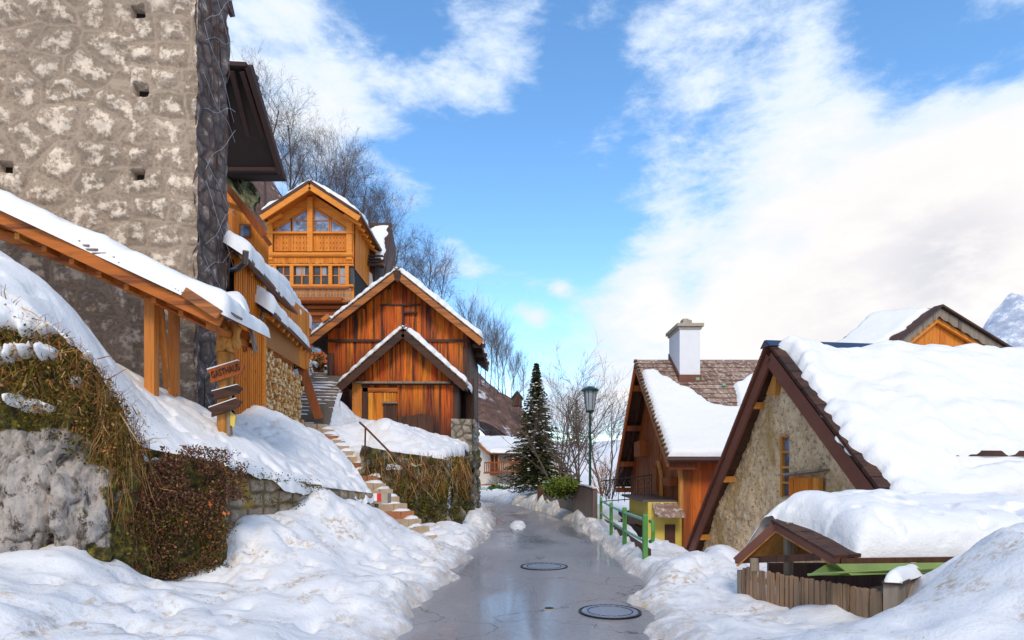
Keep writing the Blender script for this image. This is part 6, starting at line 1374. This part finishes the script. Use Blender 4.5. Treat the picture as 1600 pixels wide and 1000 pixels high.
f = on_poly([V((-3.8, 7.85, 0)), V((-3.2, 10.1, 0))], .09); mb = MB(); leaves(mb, 600, lambda: (lambda p: V((p.x, p.y, 1.66 - .13 * (p.y - 7.9) + R.gauss(0, .05))))(f(0, 0)), (.008, .022)); leaves(mb, 350, lambda: (lambda p: V((p.x, p.y, 1.35 - .13 * (p.y - 7.9) + R.gauss(0, .03))))(f(0, 0)), (.008, .02))
o = mb.build('coping_moss', M['green_moss']); tagp(o, 'moss along the top course of the retaining wall', 'moss', kind='stuff')
# twigs poking out of the slope
mb = MB(); strands(mb, 60, lambda: P(R.uniform(165, 235), R.uniform(640, 700), 7.05), lambda p: V((R.uniform(-.8, .8), -.3, R.uniform(.2, 1))), (.1, .3), (.001, .003)); leaves(mb, 160, lambda: P(R.gauss(200, 22), R.gauss(675, 22), 7.02), (.006, .015))
o = mb.build('slope_twigs', M['creeper'], None); tagp(o, 'dark twigs poking through the snow edge above the creeper', 'twigs', kind='stuff')

# ivy bush by the fence
mb = MB(); leaves(mb, 2600, lambda: P(876 + R.gauss(0, 11), 762 + R.gauss(0, 6.5), 21.6 + R.gauss(0, .3)), (.03, .075)); leaves(mb, 500, lambda: P(893 + R.gauss(0, 6), 757 + R.gauss(0, 4), 21 + R.gauss(0, .2)), (.03, .07))
o = mb.build('ivy_bush', M['ivy_green'], None, loc=tuple(P(876, 780, 21.6))); tagp(o, 'bright green ivy bush spilling over the board fence', 'bush')
mb = MB(); leaves(mb, 900, lambda: P(775 + R.gauss(0, 6), 766 + R.gauss(0, 4), 43.5 + R.gauss(0, .3)), (.05, .12))
o = mb.build('evergreen_shrub', M['yew_green'], None, loc=tuple(P(775, 772, 43.5))); tagp(o, 'small dark evergreen shrub behind the low green fence', 'shrub')

# ------------------------------------------------------------------ trees
def spruce(px, ptop, pbase, D, spread, label, seed, dens=1.0):
    rr = random.Random(seed); t, b_ = P(px, ptop, D), P(px, pbase, D); H = t.z - b_.z
    r = thing('spruce_tree', label, 'tree', tuple(b_))
    mb = MB(); mb.tube([b_, b_ + V((0, 0, H * .5)), t], [.016 * H, .010 * H, .01], 8); mb.build('trunk', M['bark'], r)
    mb = MB(); n = int(230 * dens)
    for k in range(n):
        f = ((k + rr.random()) / n) ** .85; z = b_.z + H * (.04 + .95 * f); L = spread * (1 - f) ** .9 * rr.uniform(.5, 1.15) + .05; a = k * 2.39996 + rr.uniform(-.3, .3)
        o = V((math.cos(a), math.sin(a), 0)); s_ = V((-o.y, o.x, 0)); m = max(3, int(L / .16)); droop = rr.uniform(.25, .5) * (1 - f * .8)
        for i in range(m):
            q = i / m; c_ = V((b_.x, b_.y, z)) + o * (L * (q + .12)) + V((0, 0, -droop * L * q * (1.2 - .5 * q) + rr.uniform(-.03, .03)))
            for sg in (-1, 1, 0):
                l = (.34 * (1 - q) + .16) * (1.15 - .85 * f) * rr.uniform(.7, 1.3); d_ = (o * .75 + s_ * sg * rr.uniform(.5, 1.0) + V((0, 0, rr.uniform(-.55, .12)))).normalized()
                w = V((rr.uniform(-1, 1), rr.uniform(-1, 1), rr.uniform(-.5, 1))).normalized() * .05
                mb.add([c_ - w, c_ + w, c_ + d_ * l + w * .3, c_ + d_ * l - w * .3], [(0, 1, 2, 3)])
    mb.build('crown', M['spruce_green'], r)
    mb = MB()
    for k in range(int(170 * dens)):
        f = rr.random() ** 1.2; a = rr.uniform(0, 6.28); L = spread * (1 - f) ** .9 * rr.uniform(.35, .95); c_ = V((b_.x + L * math.cos(a), b_.y + L * math.sin(a), b_.z + H * (.05 + .93 * f) - .18 * L))
        w = rr.uniform(.03, .09); n_ = 6; mb.add([c_ + V((w * 1.4 * math.cos(i), w * .8 * math.sin(i), -.02)) for i in range(n_)] + [c_ + V((0, 0, .035))], [(i, (i + 1) % n_, n_) for i in range(n_)])
    o = mb.build('snow_flecks', M['snow'], r); o['kind'] = 'stuff'; return r
spruce(838, 566, 766, 33, 1.95, 'tall dark spruce standing before the far white house', 5, 2.0)
spruce(901, 624, 700, 75, 1.8, 'small spruce on the snowy field behind the bare trees', 6, .5)
def bare_mesh(seed, H, levels, nseg, spread, trunk_r, upright=.5, stems=1, first=.25, twl=1.0, thin=.0045, nbs=None):
    rr = random.Random(seed); tr, tw_ = MB(), MB()
    def grow(p, d, L, r, lv):
        n = nseg if lv < 2 else 3; pts = [p]; q = p; dd = d
        for i in range(n):
            dd = (dd + V((rr.gauss(0, .11), rr.gauss(0, .11), rr.gauss(0, .05) + .05 * upright))).normalized(); q = q + dd * (L / n); pts.append(q)
        rad = [r * (1 - .65 * i / n) for i in range(n + 1)]; (tr if lv == 0 else tw_).tube(pts, rad, 6 if lv == 0 else (4 if lv == 1 else 3), False)
        if lv >= levels: return
        nb_ = (nbs or {0: 13, 1: 8, 2: 6, 3: 4}).get(lv, 3)
        for k in range(nb_):
            f = first + (1 - first) * (k + rr.random()) / nb_ if lv == 0 else rr.uniform(.2, 1)
            i = min(int(f * n), n - 1); pp_ = pts[i].lerp(pts[i + 1], f * n - i); a = rr.uniform(0, 6.28); th_ = rr.uniform(.45, .95) * spread
            ax = dd.orthogonal().normalized(); ax = Matrix.Rotation(a, 3, dd) @ ax; nd_ = (d * math.cos(th_) + ax * math.sin(th_) + V((0, 0, .15 * upright))).normalized()
            grow(pp_, nd_, L * (.62 - .25 * f if lv == 0 else .55) * rr.uniform(.7, 1.15), max(rad[i] * .5, thin), lv + 1)
    for s_ in range(stems):
        a = 2 * math.pi * s_ / stems + rr.random(); t = .0 if stems == 1 else rr.uniform(.15, .42)
        grow(V((.1 * math.cos(a), .1 * math.sin(a), 0)) * (stems > 1), V((math.sin(t) * math.cos(a), math.sin(t) * math.sin(a), math.cos(t))), H * (1 if stems == 1 else rr.uniform(.8, 1)), trunk_r, 0)
    return tr, tw_
def reg_tree(tr, tw_, mt, mt2):
    t0 = tr.build('trunk', mt, None, loc=(0, 0, 0)); c0 = tw_.build('crown', mt2, None, loc=(0, 0, 0)); a, b_ = t0.data, c0.data; bpy.data.objects.remove(t0); bpy.data.objects.remove(c0); return a, b_
def put_tree(dat, loc, sc, rz, label, group=None, name='bare_tree'):
    r = thing(name, label, 'tree', tuple(loc), group); r.scale = (sc, sc, sc); r.rotation_euler = (0, 0, rz)
    for nm, d in zip(('trunk', 'crown'), dat): o = bpy.data.objects.new(nm, d); COL.objects.link(o); o.parent = r
    return r
KD = [reg_tree(*bare_mesh(s, 10, 4, 6, 1.0, .13, .6, 1, .22, thin=.0065), M['twig_far'], M['twig_far']) for s in (3, 8, 15)]
KT = [reg_tree(*bare_mesh(s, 10, 3, 7, .62, .09, 1.2, 1, .35, thin=.008), M['twig_far'], M['twig_far']) for s in (31, 37)]
# ridge line from the dark roof down to the right: (px, top, base, D)
ridge = [(414, 140, 330, 64), (525, 262, 420, 60), (655, 400, 500, 62), (584, 330, 455, 58),  (455, 178, 345, 66), (480, 222, 375, 70), (508, 232, 385, 66), (535, 238, 400, 70), (562, 280, 430, 66), (596, 312, 455, 66), (572, 310, 440, 60), (640, 372, 490, 66), (664, 386, 500, 70), (688, 412, 520, 68), (442, 225, 345, 60), (618, 360, 480, 62)]
for i, (px, t, b_, D) in enumerate(ridge):
    base = P(px, b_, D); H = P(px, t, D).z - base.z; put_tree(KD[i % 3], base, H / 11.6, R.uniform(0, 6.28), 'bare leafless tree on the wooded ridge behind the orange chalet', 'bare trees on the ridge')
slope = [(735, 488, 600, 62), (752, 505, 605, 64), (765, 512, 612, 62), (778, 508, 615, 66), (790, 530, 620, 64), (742, 520, 600, 58), (772, 530, 618, 58), (758, 498, 610, 68), (803, 545, 628, 66), (786, 520, 622, 60), (820, 560, 635, 70), (746, 540, 606, 55), (728, 470, 596, 66), (812, 590, 650, 60), (798, 560, 640, 56)]
for i, (px, t, b_, D) in enumerate(slope):
    base = P(px, b_, D); H = P(px, t, D).z - base.z; put_tree(KT[i % 2], base, H / 11.6, R.uniform(0, 6.28), 'slender bare tree on the brown hillside right of the large barn', 'slender trees on the hillside')
near = [(868, 592, 762, 30, 3, 'many-stemmed bare tree right beside the tall spruce'), (905, 640, 762, 25, 2, 'low spreading bare tree just left of the tall street lamp'), (945, 640, 765, 27, 2, 'bare tree between the tall street lamp and the chimney chalet'), (885, 610, 758, 34, 3, 'taller bare tree behind the ivy bush')]
for i, (px, t, b_, D, stems, lb) in enumerate(near):
    base = P(px, b_, D); base.z -= .3; H = P(px, t, D).z - base.z
    d_ = reg_tree(*bare_mesh(60 + i, H * 1.05, 3, 8, .9, .05, .7, stems, .15, thin=.006, nbs={0: 11, 1: 6, 2: 4}), M['twig_brown'], M['twig_brown']); put_tree(d_, base, 1, i, lb)
# bare shrubs: before the far house, and by the chalet
for (px, py, D, h, lb, mt) in ((782, 768, 45.5, 2.6, 'leafless bush in front of the far house balcony', 'twig_brown'), (800, 768, 46, 2.4, 'leafless bush below the right end of the far balcony', 'twig_brown'), (940, 762, 21, 1.1, 'ochre leafless bush behind the green railing', 'mill_wood'), (952, 770, 20, .9, 'small twiggy bush beside the chalet terrace', 'twig_brown')):
    base = P(px, py, D); base.z -= .2; d_ = reg_tree(*bare_mesh(90 + px, h, 2, 5, .8, .02, .9, 5, .1, thin=.006, nbs={0: 6, 1: 4}), M[mt], M[mt]); put_tree(d_, base, 1, 0, lb, name='bare_bush')
hut = thing('hillside_hut', 'small dark hut on the snowy hillside above the far house', 'hut', tuple(P(808, 628, 62)))
q = P(808, 624, 62); mb = MB(); mb.prism([q + V((-.5, 0, -.6)), q + V((.5, 0, -.6)), q + V((.5, 0, .2)), q + V((0, 0, .8)), q + V((-.5, 0, .2))], (0, 1.4, 0)); mb.build('wall', M['dark_post'], hut)
mb = MB(); mb.slab(q + V((0, -.2, .9)), q + V((.65, -.2, .1)), q + V((.65, 1.6, .1)), q + V((0, 1.6, .9)), .08); mb.slab(q + V((0, -.2, .9)), q + V((-.65, -.2, .1)), q + V((-.65, 1.6, .1)), q + V((0, 1.6, .9)), .08); mb.build('roof', M['dark_wood'], hut)
# garden plants between shed and barn
mb = MB(); leaves(mb, 500, lambda: P(R.gauss(497, 5), R.gauss(572, 8), 26), (.03, .09)); o = mb.build('ochre_shrub', M['orange_leaf'] if False else M['dry_grass'], None, loc=tuple(P(497, 590, 26))); tagp(o, 'dry ochre shrub at the top of the stairs', 'shrub')
mb = MB(); leaves(mb, 900, lambda: P(R.gauss(468, 5), R.gauss(575, 20), 22.5), (.03, .1)); o = mb.build('dark_shrub', M['green_moss'], None, loc=tuple(P(468, 620, 22.5))); tagp(o, 'dark mossy shrub beyond the end of the firewood stack', 'shrub')
